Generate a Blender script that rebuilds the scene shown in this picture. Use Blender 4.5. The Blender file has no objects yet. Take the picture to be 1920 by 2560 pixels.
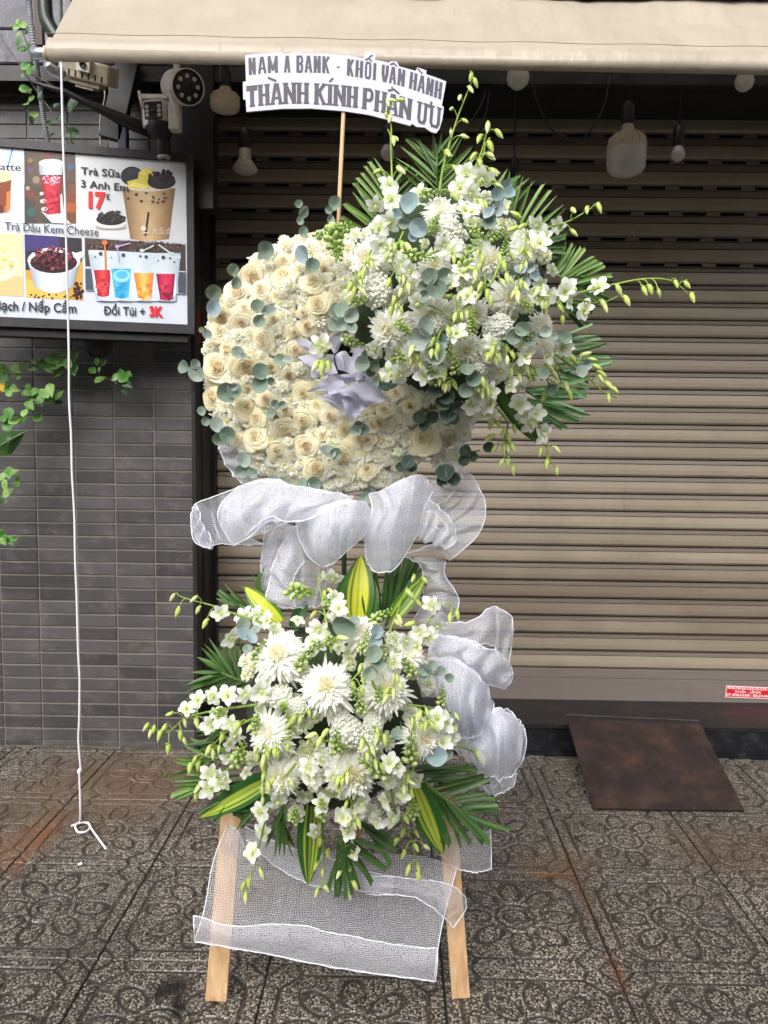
import bpy, math, random
from mathutils import Vector, Matrix, noise as mnoise
random.seed(7)
PI = math.pi; RAD = math.radians
S = bpy.context.scene
COL = S.collection

# ---------------------------------------------------------------- camera
F, H = 1920.0, 1.5                      # focal length in photo pixels, eye height
PITCH, YAW, ROLL = RAD(4.84), RAD(0.77), 0.0125
CR = (Matrix.Rotation(YAW, 3, 'Z') @ Matrix.Rotation(PI/2 - PITCH, 3, 'X') @ Matrix.Rotation(ROLL, 3, 'Z'))
cd = bpy.data.cameras.new('camera'); cam = bpy.data.objects.new('camera', cd); COL.objects.link(cam)
cd.sensor_fit = 'VERTICAL'; cd.sensor_height = 24.0; cd.sensor_width = 18.0
cd.lens = 24.0*F/2560.0; cd.clip_start = 0.05; cd.clip_end = 2000
cam.matrix_world = Matrix.Translation((0, 0, H)) @ CR.to_4x4()
S.camera = cam

# ---------------------------------------------------------------- world, sun, exposure
SUN_EL, SUN_AZ = RAD(43), RAD(-20)      # azimuth measured from -Y (behind the camera) towards -X
w = bpy.data.worlds.new('World'); S.world = w; w.use_nodes = True
nt = w.node_tree; bg = nt.nodes['Background']
sky = nt.nodes.new('ShaderNodeTexSky'); sky.sky_type = 'NISHITA'; sky.sun_disc = False
sky.sun_elevation = SUN_EL; sky.sun_rotation = PI - SUN_AZ
sky.air_density = 1.0; sky.dust_density = 4.0; sky.ozone_density = 1.0
hs = nt.nodes.new('ShaderNodeHueSaturation'); hs.inputs['Saturation'].default_value = 0.35
nt.links.new(sky.outputs[0], hs.inputs['Color']); nt.links.new(hs.outputs[0], bg.inputs[0]); bg.inputs[1].default_value = 0.15
sl = bpy.data.lights.new('sun', 'SUN'); sl.energy = 1.5; sl.angle = RAD(55); sl.color = (1.0, 0.97, 0.93)
so = bpy.data.objects.new('sun', sl); COL.objects.link(so)
sd = Vector((math.sin(SUN_AZ)*math.cos(SUN_EL), -math.cos(SUN_AZ)*math.cos(SUN_EL), math.sin(SUN_EL)))
so.rotation_euler = sd.to_track_quat('Z', 'Y').to_euler(); so.location = sd*20
S.view_settings.view_transform = 'Standard'; S.view_settings.look = 'None'
S.view_settings.exposure = 0.88; S.view_settings.gamma = 1.0
S.cycles.max_bounces = 9; S.cycles.diffuse_bounces = 7; S.cycles.glossy_bounces = 2; S.cycles.transmission_bounces = 7; S.cycles.transparent_max_bounces = 10; S.cycles.adaptive_threshold = .03; S.cycles.sample_clamp_indirect = 6

# ---------------------------------------------------------------- helpers
def lin(c):
    if isinstance(c, str):
        c = [int(c[i:i+2], 16)/255 for i in (0, 2, 4)]
        return tuple(x/12.92 if x <= .04045 else ((x+.055)/1.055)**2.4 for x in c)
    return tuple(c)
def ray(x, y): return CR @ Vector(((x-960)/F, -(y-1280)/F, -1))
def P(x, y, Y):                         # point of the depth plane Y seen at photo pixel x, y
    d = ray(x, y); d *= Y/d.y; d.z += H; return d
def G(x, y, z=0.0):                     # point at height z
    d = ray(x, y); d *= (z-H)/d.z; d.z = z; return d
def MPP(Y): return Y*1.01/F             # metres for one photo pixel at depth Y
def reg(x0, y0, s): return lambda x, y: (x0+x*s, y0+y*s)
G5 = reg(440, 500, .3618); G6 = reg(840, 350, .3014); G7 = reg(940, 800, .3737); G8 = reg(1240, 400, .3255)
C1 = reg(440, 1100, .5425); B2 = reg(340, 1400, .3014); B3 = reg(760, 1400, .3617); B4 = reg(400, 1900, .5425)
R3 = reg(560, 80, .3617); M2 = reg(0, 350, .3014); W2 = reg(0, 850, .217); W1 = reg(0, 0, .1808)
T1 = reg(0, 0, .3858); T4 = reg(1160, 100, .4581); F5 = reg(0, 1800, .3436); F6 = reg(1200, 1700, .434)
PP = reg(700, 820, .2411); ID = lambda x, y: (x, y)

WM = {}
def link(o, parent=None, m=None):
    m = m or Matrix.Identity(4); WM[o.name] = m
    COL.objects.link(o)
    if parent is not None:
        o.parent = parent; o.matrix_parent_inverse = WM[parent.name].inverted()
    o.matrix_basis = m
    return o
def tag(o, label=None, cat=None, group=None, kind=None):
    if label: o['label'] = label
    if cat: o['category'] = cat
    if group: o['group'] = group
    if kind: o['kind'] = kind
    return o
def thing(name, label, cat, loc, group=None):
    o = bpy.data.objects.new(name, None); o.empty_display_size = .05
    link(o, None, Matrix.Translation(loc)); return tag(o, label, cat, group)

class MB:
    def __init__(s): s.v = []; s.f = []; s.c = []; s.uv = []; s.col = (1, 1, 1)
    def add(s, vs, fs, col=None, uvs=None):
        b = len(s.v); c = col or s.col
        s.v += [tuple(p) for p in vs]
        s.c += (list(c) if col and isinstance(c, list) else [c]*len(vs))
        s.uv += list(uvs) if uvs else [(0, 0)]*len(vs)
        s.f += [tuple(i+b for i in f) for f in fs]; return s
    def box(s, x0, x1, y0, y1, z0, z1, col=None, m=None):
        vs = [Vector((x, y, z)) for x in (x0, x1) for y in (y0, y1) for z in (z0, z1)]
        if m: vs = [m @ q for q in vs]
        return s.add(vs, [(0,1,3,2),(4,6,7,5),(0,4,5,1),(2,3,7,6),(0,2,6,4),(1,5,7,3)], col)
    def grid(s, rows, col=None, close=False, uvs=None):
        n, m = len(rows), len(rows[0]); vs = [p for r in rows for p in r]; fs = []
        for i in range(n-1):
            for j in range(m if close else m-1):
                k = (j+1) % m; fs.append((i*m+j, i*m+k, (i+1)*m+k, (i+1)*m+j))
        return s.add(vs, fs, col, uvs)
    def tube(s, pts, r, n=6, col=None, cap=True):
        pts = [Vector(p) for p in pts]; rows = []
        rs = r if isinstance(r, (list, tuple)) else [r]*len(pts)
        up = None
        for i, p in enumerate(pts):
            t = (pts[min(i+1, len(pts)-1)] - pts[max(i-1, 0)])
            t = t.normalized() if t.length > 1e-9 else Vector((0, 0, 1))
            if up is None: up = t.orthogonal().normalized()
            up = (up - t*up.dot(t)); up = up.normalized() if up.length > 1e-6 else t.orthogonal().normalized()
            sd_ = t.cross(up)
            rows.append([p + (up*math.cos(a)+sd_*math.sin(a))*rs[i] for a in (2*PI*k/n for k in range(n))])
        b = len(s.v); s.grid(rows, col, close=True)
        if cap:
            s.f.append(tuple(b+k for k in reversed(range(n)))); e = b+(len(rows)-1)*n; s.f.append(tuple(e+k for k in range(n)))
        return s
    def lathe(s, prof, n=20, m=None, col=None):
        m = m or Matrix.Identity(4)
        cols = None
        rows = [[m @ Vector((r*math.cos(2*PI*k/n), r*math.sin(2*PI*k/n), z)) for k in range(n)] for r, z in prof]
        return s.grid(rows, col, close=True)
    def quad(s, pts, col=None): return s.add(pts, [tuple(range(len(pts)))], col)
    def mesh(s, name, mat, smooth=True, bevel=0):
        me = bpy.data.meshes.new(name); me.from_pydata(s.v, [], s.f); me.materials.append(mat)
        a = me.color_attributes.new('Col', 'FLOAT_COLOR', 'POINT')
        a.data.foreach_set('color', [x for c in s.c for x in (*c[:3], 1.0)])
        if any(u != (0, 0) for u in s.uv):
            ul = me.uv_layers.new(name='UVMap')
            ul.data.foreach_set('uv', [x for lp in me.loops for x in s.uv[lp.vertex_index]])
        if smooth: me.polygons.foreach_set('use_smooth', [True]*len(me.polygons))
        me.update(); return me
    def obj(s, name, mat, parent=None, m=None, smooth=True):
        return link(bpy.data.objects.new(name, s.mesh(name, mat, smooth)), parent, m)
def inst(name, me, parent, m): return link(bpy.data.objects.new(name, me), parent, m)
def frame(n, spin=0.0):
    n = Vector(n).normalized(); q = n.to_track_quat('Z', 'Y').to_matrix()
    return q @ Matrix.Rotation(spin, 3, 'Z')
def TRS(loc, rot3, sc):
    sc = (sc, sc, sc) if isinstance(sc, (int, float)) else sc
    return Matrix.Translation(loc) @ rot3.to_4x4() @ Matrix.Diagonal((*sc, 1))
def cr1(p0, p1, p2, p3, t):
    return .5*((2*p1)+(p2-p0)*t+(2*p0-5*p1+4*p2-p3)*t*t+(3*p1-p0-3*p2+p3)*t**3)
def crom(pts, n):                       # n samples along a Catmull-Rom curve
    pts = [Vector(p) for p in pts]; k = len(pts)-1; out = []
    for i in range(n):
        u = i/(n-1)*k; j = min(int(u), k-1); t = u-j
        g = lambda a: pts[a] if 0 <= a <= k else (pts[0]*2-pts[1] if a < 0 else pts[k]*2-pts[k-1])
        out.append(cr1(g(j-1), g(j), g(j+1), g(j+2), t))
    return out

# ---------------------------------------------------------------- materials
def newmat(name):
    m = bpy.data.materials.new(name); m.use_nodes = True
    return m, m.node_tree, m.node_tree.nodes['Principled BSDF'], m.node_tree.nodes['Material Output']
def nd(t, kind, **kw):
    n = t.nodes.new('ShaderNode'+kind)
    for k, v in kw.items():
        if k in n.inputs.keys() if hasattr(n.inputs, 'keys') else False: n.inputs[k].default_value = v
        else: setattr(n, k, v)
    return n
def math_(t, op, a, b=None, clamp=False):
    n = t.nodes.new('ShaderNodeMath'); n.operation = op; n.use_clamp = clamp
    for i, x in enumerate((a, b)):
        if x is None: continue
        if isinstance(x, (int, float)): n.inputs[i].default_value = x
        else: t.links.new(x, n.inputs[i])
    return n.outputs[0]
def mixc(t, fac, a, b, mode='MIX'):
    n = t.nodes.new('ShaderNodeMix'); n.data_type = 'RGBA'; n.blend_type = mode
    for k, x in ((0, fac), (6, a), (7, b)):
        if isinstance(x, (int, float)): n.inputs[k].default_value = x
        elif isinstance(x, tuple): n.inputs[k].default_value = (*x[:3], 1)
        else: t.links.new(x, n.inputs[k])
    return n.outputs[2]
def noise_(t, scale, detail=3, rough=.6, vec=None, dim=None):
    n = t.nodes.new('ShaderNodeTexNoise'); n.inputs['Scale'].default_value = scale
    n.inputs['Detail'].default_value = detail; n.inputs['Roughness'].default_value = rough
    if vec is not None: t.links.new(vec, n.inputs['Vector'])
    return n.outputs['Fac']
def ramp_(t, fac, stops):
    n = t.nodes.new('ShaderNodeValToRGB'); e = n.color_ramp.elements
    while len(e) < len(stops): e.new(.5)
    for el, (p, c) in zip(e, stops): el.position = p; el.color = (*c[:3], 1) if isinstance(c, tuple) else (c, c, c, 1)
    t.links.new(fac, n.inputs[0]); return n.outputs[0]
def pos_(t): return t.nodes.new('ShaderNodeNewGeometry').outputs['Position']
def map_(t, vec, sc):
    n = t.nodes.new('ShaderNodeMapping'); n.inputs['Scale'].default_value = sc; t.links.new(vec, n.inputs[0]); return n.outputs[0]
def bump_(t, b, h, strength=.3, dist=.002):
    n = t.nodes.new('ShaderNodeBump'); n.inputs['Strength'].default_value = strength; n.inputs['Distance'].default_value = dist
    t.links.new(h, n.inputs['Height']); t.links.new(n.outputs[0], b.inputs['Normal'])
def plain(name, c, rough=.6, metal=0, var=.25, scale=30, dirt=None, bump=0):
    c = lin(c); m, t, b, o = newmat(name); p = pos_(t)
    n = noise_(t, scale, 4, .65, p)
    base = mixc(t, n, tuple(x*(1-var) for x in c), tuple(min(1, x*(1+var)) for x in c))
    if dirt:
        dn = ramp_(t, noise_(t, dirt[1], 5, .7, p), [(.48, 0.0), (.68, 1.0)])
        base = mixc(t, math_(t, 'MULTIPLY', dn, dirt[2]), base, lin(dirt[0]))
    t.links.new(base, b.inputs['Base Color'])
    t.links.new(math_(t, 'ADD', math_(t, 'MULTIPLY', n, .25), rough-.12, True), b.inputs['Roughness'])
    b.inputs['Metallic'].default_value = metal
    if bump: bump_(t, b, noise_(t, scale*4, 3, .6, p), bump)
    return m
def flora(name, rough=.55, trans=.25, var=.12, spec=.3, gain=1.0):
    m, t, b, o = newmat(name)
    a = t.nodes.new('ShaderNodeAttribute'); a.attribute_name = 'Col'
    oi = t.nodes.new('ShaderNodeObjectInfo'); p = pos_(t)
    n = noise_(t, 60, 3, .6, p)
    f = math_(t, 'ADD', math_(t, 'MULTIPLY', oi.outputs['Random'], var), math_(t, 'MULTIPLY', n, var))
    v = t.nodes.new('ShaderNodeVectorMath'); v.operation = 'SCALE'
    t.links.new(a.outputs['Color'], v.inputs[0]); t.links.new(math_(t, 'ADD', f, gain*(1-var)), v.inputs['Scale'])
    t.links.new(v.outputs[0], b.inputs['Base Color']); b.inputs['Roughness'].default_value = rough
    b.inputs['Specular IOR Level'].default_value = spec
    tr = t.nodes.new('ShaderNodeBsdfTranslucent'); t.links.new(v.outputs[0], tr.inputs[0])
    mx = t.nodes.new('ShaderNodeMixShader'); mx.inputs[0].default_value = trans
    t.links.new(b.outputs[0], mx.inputs[1]); t.links.new(tr.outputs[0], mx.inputs[2]); t.links.new(mx.outputs[0], o.inputs[0])
    return m
M = {}
M['petal'] = flora('petal', .6, .42, .06, .2)
M['leaf'] = flora('leaf', .42, .2, .25, .4)
M['waxleaf'] = flora('waxleaf', .6, .12, .22, .3)
M['bud'] = flora('bud', .45, .2, .15, .4)
M['print'] = flora('print', .35, 0.0, .16, .4)
M['paper'] = flora('paper', .85, .45, .03, .05)
M['letter'] = plain('letter', '3c3c46', .5, var=.08, scale=8)
M['card'] = plain('card', 'c4c4d6', .6, var=.02, scale=20)
M['white'] = plain('white_plastic', 'd8d4cc', .45, var=.06, scale=12, dirt=('7a7264', 9, .35))
M['cream'] = plain('cream_plastic', 'b8ad98', .5, var=.1, scale=14, dirt=('5e5240', 9, .5))
M['glassw'] = plain('milky_cover', 'b8b8b4', .3, var=.04, scale=12)
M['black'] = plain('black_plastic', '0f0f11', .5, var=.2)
M['blackm'] = plain('black_metal', '1d1b1c', .45, .2, var=.3, dirt=('3a332c', 6, .6))
M['jamb'] = plain('dark_jamb', '241d1a', .5, var=.3, dirt=('3c322b', 5, .5))
M['granite'] = plain('black_granite', '141519', .22, var=.4, scale=60, dirt=('3a3a40', 14, .5))
M['alu'] = plain('aluminium', 'b9bdc4', .35, .9, var=.06)
M['conduit'] = plain('grey_conduit', '8d9096', .5, var=.1)
M['rope'] = plain('rope_fibre', 'd9d9de', .8, var=.1, scale=200)
M['grout'] = plain('grout', '7a766a', .9, var=.25, scale=40)
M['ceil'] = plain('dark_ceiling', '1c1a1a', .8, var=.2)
M['red'] = plain('red_vinyl', 'c41a22', .4, var=.08)
M['whitev'] = plain('white_vinyl', 'e8dede', .5, var=.05)
M['foam'] = plain('floral_foam', '2c3c22', .95, var=.3, scale=60)
M['pale'] = plain('pale_foam', 'b8b490', .95, var=.25, scale=80)

def mat_wood():
    m, t, b, o = newmat('pine_wood'); p = pos_(t)
    v = map_(t, p, (60, 60, 3.0)); n = noise_(t, 1.0, 5, .6, v)
    c = ramp_(t, n, [(.25, lin('9f7c57')), (.5, lin('b6936c')), (.75, lin('c8ac88'))])
    k = ramp_(t, noise_(t, 9, 2, .5, p), [(.66, 0.0), (.72, 1.0)])
    t.links.new(mixc(t, math_(t, 'MULTIPLY', k, .45), c, lin('7c5330')), b.inputs['Base Color'])
    b.inputs['Roughness'].default_value = .6; bump_(t, b, n, .3, .001); return m
M['wood'] = mat_wood()
def mat_tile():
    m, t, b, o = newmat('wall_tile'); p = pos_(t); oi = t.nodes.new('ShaderNodeObjectInfo').outputs['Random']
    base = mixc(t, oi, lin('343233'), lin('4c4a4b'))
    n1 = noise_(t, 9, 6, .72, p); n2 = noise_(t, 26, 5, .7, map_(t, p, (.5, 1, 1.6)))
    base = mixc(t, math_(t, 'MULTIPLY', ramp_(t, n1, [(.5, 0.0), (.72, 1.0)]), .55), base, lin('6a6563'))
    base = mixc(t, math_(t, 'MULTIPLY', ramp_(t, n2, [(.55, 0.0), (.7, 1.0)]), .3), base, lin('77706a'))
    t.links.new(base, b.inputs['Base Color']); t.links.new(math_(t, 'ADD', math_(t, 'MULTIPLY', n2, .4), .28), b.inputs['Roughness'])
    bump_(t, b, n2, .15, .002); return m
M['tile'] = mat_tile()
def mat_stone():
    m, t, b, o = newmat('grey_stone'); p = pos_(t); oi = t.nodes.new('ShaderNodeObjectInfo').outputs['Random']
    n = noise_(t, 14, 7, .75, p)
    c = ramp_(t, n, [(.3, lin('3c3b42')), (.5, lin('6d6c74')), (.7, lin('9a979a'))])
    t.links.new(mixc(t, math_(t, 'MULTIPLY', oi, .35), c, lin('55565f')), b.inputs['Base Color']); b.inputs['Roughness'].default_value = .6
    bump_(t, b, n, .35, .004); return m
M['stone'] = mat_stone()
def mat_slat(name, c1):
    m, t, b, o = newmat(name); p = pos_(t); oi = t.nodes.new('ShaderNodeObjectInfo').outputs['Random']
    c = lin(c1)
    st = noise_(t, 1.0, 4, .65, map_(t, p, (2.2, 1, 130)))
    base = mixc(t, oi, tuple(x*.86 for x in c), tuple(min(1, x*1.1) for x in c))
    base = mixc(t, math_(t, 'MULTIPLY', ramp_(t, st, [(.45, 0.0), (.75, 1.0)]), .3), base, tuple(x*.6 for x in c))
    g = ramp_(t, noise_(t, 2.2, 5, .7, p), [(.5, 0.0), (.75, 1.0)])
    base = mixc(t, math_(t, 'MULTIPLY', g, .35), base, lin('5a4c40'))
    sz = t.nodes.new('ShaderNodeSeparateXYZ'); t.links.new(p, sz.inputs[0])
    zz = math_(t, 'ADD', sz.outputs[2], math_(t, 'MULTIPLY', math_(t, 'SUBTRACT', noise_(t, 1.4, 4, .6, p), .5), .5))
    band = ramp_(t, zz, [(.45, 0.0), (.62, 1.0), (.78, 1.0), (1.0, 0.0)])     # smoky dirt band at knee height
    base = mixc(t, math_(t, 'MULTIPLY', band, .5), base, lin('574a3e'))
    sp = ramp_(t, noise_(t, 45, 3, .7, map_(t, p, (1, 1, .35))), [(.7, 0.0), (.76, 1.0)])
    base = mixc(t, math_(t, 'MULTIPLY', sp, .4), base, lin('4a3d34'))
    # vertical drip streaks and scuffs
    dr = ramp_(t, noise_(t, 1.0, 4, .7, map_(t, p, (16, 1, .9))), [(.58, 0.0), (.8, 1.0)])
    base = mixc(t, math_(t, 'MULTIPLY', dr, .28), base, lin('4d4238'))
    t.links.new(base, b.inputs['Base Color']); t.links.new(math_(t, 'ADD', math_(t, 'MULTIPLY', g, .25), .4), b.inputs['Roughness'])
    bump_(t, b, noise_(t, 3.0, 3, .5, map_(t, p, (1, 1, 4))), .25, .012); return m
M['slat'] = mat_slat('slat_paint', '8b806f')
M['slat2'] = mat_slat('slat_strip_tone', '6a6056')  # darker tone on the recessed strips between slat faces
M['rail'] = mat_slat('rail_paint', '756c66')
def mat_paver():
    m, t, b, o = newmat('terrazzo_paver'); p = pos_(t)
    a = t.nodes.new('ShaderNodeAttribute'); a.attribute_name = 'Col'
    sep = t.nodes.new('ShaderNodeSeparateColor'); t.links.new(a.outputs['Color'], sep.inputs[0]); gv = sep.outputs[0]
    wob = t.nodes.new('ShaderNodeVectorMath'); wob.operation = 'ADD'
    nz = t.nodes.new('ShaderNodeTexNoise'); nz.inputs['Scale'].default_value = 90; t.links.new(p, nz.inputs['Vector'])
    sc = t.nodes.new('ShaderNodeVectorMath'); sc.operation = 'SCALE'; sc.inputs['Scale'].default_value = .006
    t.links.new(nz.outputs['Color'], sc.inputs[0]); t.links.new(p, wob.inputs[0]); t.links.new(sc.outputs[0], wob.inputs[1])
    v = t.nodes.new('ShaderNodeTexVoronoi'); v.voronoi_dimensions = '2D'; v.inputs['Scale'].default_value = 142; v.inputs['Randomness'].default_value = .9
    t.links.new(map_(t, wob.outputs[0], (1, 1, .02)), v.inputs['Vector'])
    chipm = ramp_(t, v.outputs['Distance'], [(.40, 1.0), (.50, 0.0)])
    sc2 = t.nodes.new('ShaderNodeSeparateColor'); t.links.new(v.outputs['Color'], sc2.inputs[0])
    chipm = math_(t, 'MULTIPLY', chipm, ramp_(t, sc2.outputs[1], [(.06, 0.0), (.12, 1.0)]))
    chipc = ramp_(t, sc2.outputs[0], [(0, lin('48423b')), (.4, lin('746d63')), (1, lin('b6ae9f'))])
    n = noise_(t, 5, 5, .7, p)
    cem = mixc(t, n, lin('1f1b19'), lin('3a322e'))
    col = mixc(t, math_(t, 'MULTIPLY', chipm, math_(t, 'SUBTRACT', 1.0, math_(t, 'MULTIPLY', gv, ramp_(t, noise_(t, 9, 4, .7, p), [(.3, .55), (.6, 1.0)])), True)), cem, chipc)
    grime = ramp_(t, noise_(t, 1.7, 6, .72, p), [(.40, 0.0), (.66, 1.0)])
    col = mixc(t, math_(t, 'MULTIPLY', grime, .6), col, lin('28221f'))
    # rust run-off and earth stains at the places they lie
    def blob(cx, cy, rx, ry, ang, c, k):
        nonlocal col
        mp = t.nodes.new('ShaderNodeMapping'); mp.vector_type = 'TEXTURE'
        mp.inputs['Location'].default_value = (cx, cy, 0); mp.inputs['Rotation'].default_value = (0, 0, ang); mp.inputs['Scale'].default_value = (rx, ry, 1)
        t.links.new(p, mp.inputs[0]); ln = t.nodes.new('ShaderNodeVectorMath'); ln.operation = 'LENGTH'
        t.links.new(mp.outputs[0], ln.inputs[0])
        d = math_(t, 'ADD', ln.outputs['Value'], math_(t, 'MULTIPLY', math_(t, 'SUBTRACT', noise_(t, 14, 5, .75, p), .5), 1.3))
        mask = ramp_(t, d, [(.35, 1.0), (1.0, 0.0)])
        col = mixc(t, math_(t, 'MULTIPLY', mask, k), col, lin(c))
    blob(-1.25, 3.2, .55, .55, 0, '5c4632', .55); blob(-1.38, 2.75, .16, .3, -.1, '6e4a2e', .5)
    blob(-1.33, 2.78, .02, .3, .05, '74482c', .55); blob(-.95, 3.35, .5, .3, 0, '5a4836', .45)
    blob(.56, 2.61, .13, .02, 0, '7a4e2e', .6); blob(.655, 2.55, .025, .32, 0, '5c3c28', .6); blob(.6, 2.68, .2, .16, 0, '5e4428', .35)
    blob(.66, 2.1, .03, .12, 0, '5a3524', .7); blob(1.3, 2.8, .4, .25, 0, '4e3a2c', .4)
    blob(-.6, 2.0, .06, .05, .4, '0c0b0b', .9); blob(-.56, 1.93, .03, .07, .2, '0c0b0b', .9)
    t.links.new(col, b.inputs['Base Color'])
    wet = ramp_(t, noise_(t, 2.6, 4, .6, p), [(.35, .32), (.65, .62)])
    t.links.new(wet, b.inputs['Roughness']); bump_(t, b, v.outputs['Distance'], .25, .002); return m
M['paver'] = mat_paver()
M['joint'] = plain('joint_dirt', '1d1916', .9, var=.4, scale=30)
M['asphalt'] = plain('asphalt', '3a3938', .9, var=.2, scale=60)
def mat_rust():
    m, t, b, o = newmat('rusty_steel'); p = pos_(t)
    n = noise_(t, 6, 7, .75, p); n2 = noise_(t, 40, 5, .7, p)
    c = ramp_(t, n, [(.3, lin('211d1e')), (.48, lin('2f2623')), (.6, lin('42302a')), (.74, lin('5c3f2c'))])
    c = mixc(t, math_(t, 'MULTIPLY', ramp_(t, n2, [(.55, 0.0), (.7, 1.0)]), .4), c, lin('2a201d'))
    t.links.new(c, b.inputs['Base Color']); b.inputs['Metallic'].default_value = .25
    t.links.new(math_(t, 'ADD', math_(t, 'MULTIPLY', n, .5), .25), b.inputs['Roughness']); bump_(t, b, n2, .3, .002); return m
M['rust'] = mat_rust()
def mat_awning():
    m, t, b, o = newmat('awning_fabric'); p = pos_(t)
    n = noise_(t, 3, 5, .65, map_(t, p, (1, 1, 2.2))); c = mixc(t, n, lin('a5998a'), lin('c6bba9'))
    sp = ramp_(t, noise_(t, 70, 2, .6, p), [(.72, 0.0), (.76, 1.0)])
    c = mixc(t, math_(t, 'MULTIPLY', sp, .5), c, lin('8d7a60'))
    t.links.new(c, b.inputs['Base Color']); b.inputs['Roughness'].default_value = .38
    tr = t.nodes.new('ShaderNodeBsdfTranslucent'); t.links.new(c, tr.inputs[0]); mx = t.nodes.new('ShaderNodeMixShader'); mx.inputs[0].default_value = .25
    t.links.new(b.outputs[0], mx.inputs[1]); t.links.new(tr.outputs[0], mx.inputs[2]); t.links.new(mx.outputs[0], o.inputs[0])
    bump_(t, b, noise_(t, 7, 3, .55, map_(t, p, (1.6, 1, .5))), .45, .03); return m
M['awning'] = mat_awning()
def mat_tulle(name, per_, wd_):
    m, t, b, o = newmat(name); uv0 = t.nodes.new('ShaderNodeUVMap').outputs[0]
    nz = t.nodes.new('ShaderNodeTexNoise'); nz.inputs['Scale'].default_value = 35; t.links.new(uv0, nz.inputs['Vector'])
    sv = t.nodes.new('ShaderNodeVectorMath'); sv.operation = 'SCALE'; sv.inputs['Scale'].default_value = .012; t.links.new(nz.outputs['Color'], sv.inputs[0])
    av = t.nodes.new('ShaderNodeVectorMath'); av.operation = 'ADD'; t.links.new(uv0, av.inputs[0]); t.links.new(sv.outputs[0], av.inputs[1]); uv = av.outputs[0]
    sep = t.nodes.new('ShaderNodeSeparateXYZ'); t.links.new(uv, sep.inputs[0])
    def thread(x, per, wd):
        fr = math_(t, 'FRACT', math_(t, 'MULTIPLY', x, 1/per)); return math_(t, 'LESS_THAN', fr, wd)
    th = math_(t, 'MAXIMUM', thread(sep.outputs[0], per_, wd_), thread(sep.outputs[1], per_, wd_))
    b.inputs['Base Color'].default_value = (*lin('f4f6ff'), 1); b.inputs['Roughness'].default_value = .55
    b.inputs['Specular IOR Level'].default_value = .4
    tl = t.nodes.new('ShaderNodeBsdfTranslucent'); tl.inputs[0].default_value = (*lin('f4f6ff'), 1)
    mb = t.nodes.new('ShaderNodeMixShader'); mb.inputs[0].default_value = .55
    t.links.new(b.outputs[0], mb.inputs[1]); t.links.new(tl.outputs[0], mb.inputs[2])
    tp = t.nodes.new('ShaderNodeBsdfTransparent'); mx = t.nodes.new('ShaderNodeMixShader')
    t.links.new(th, mx.inputs[0]); t.links.new(tp.outputs[0], mx.inputs[1]); t.links.new(mb.outputs[0], mx.inputs[2])
    t.links.new(mx.outputs[0], o.inputs[0]); return m
M['tulle'] = mat_tulle('white_mesh_fabric', .0040, .32); M['sheer'] = mat_tulle('sheer_mesh_fabric', .0042, .20)
M['cord'] = plain('white_cord', 'eceffa', .6, var=.03)

# ---------------------------------------------------------------- text (flat print)
def text_mesh(body, bold=0.0):
    cu = bpy.data.curves.new('t', 'FONT'); cu.body = body; cu.size = 1.0; cu.offset = bold; cu.resolution_u = 3
    o = bpy.data.objects.new('t', cu); COL.objects.link(o); bpy.context.view_layer.update()
    dg = bpy.context.evaluated_depsgraph_get(); me = bpy.data.meshes.new_from_object(o.evaluated_get(dg))
    vs = [v.co.copy() for v in me.vertices]; fs = [tuple(p.vertices) for p in me.polygons]
    bpy.data.objects.remove(o); bpy.data.curves.remove(cu); bpy.data.meshes.remove(me)
    return vs, fs
TXT = {}
for body, bold in (('atte', .018), ('Trà Sữa', .018), ('3 Anh Em', .018), ('17', .055), ('K', .03), ('Trà Dâu Kem Cheese', 0), ('lạch / Nếp Cẩm', .02),
                   ('Dổi Túi +', .02), ('3K', .05), ('大众点', 0), ('TRUNG TÂM SỬA CHỮA CỬA CUỐN 24H', .02), ('TƯ VẤN  -  LẮP MỚI', .02), ('DT: 0936.513.043 - 036.216.4448', .02)):
    TXT[body] = text_mesh(body, bold)
def put_text(mb, body, fn, x0, y0, x1, y1, hgt, col, layer):
    """print body with its baseline from photo-trace x0,y0 to x1,y1; fn maps trace (x, y, layer) to a point"""
    vs, fs = TXT[body]
    if not vs: return
    xa = min(v.x for v in vs); xb = max(v.x for v in vs)
    out = []
    for v in vs:
        u = (v.x-xa)/(xb-xa); out.append(fn(x0+(x1-x0)*u, y0+(y1-y0)*u - v.y/.73*hgt, layer))
    mb.add(out, fs, lin(col))

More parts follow.
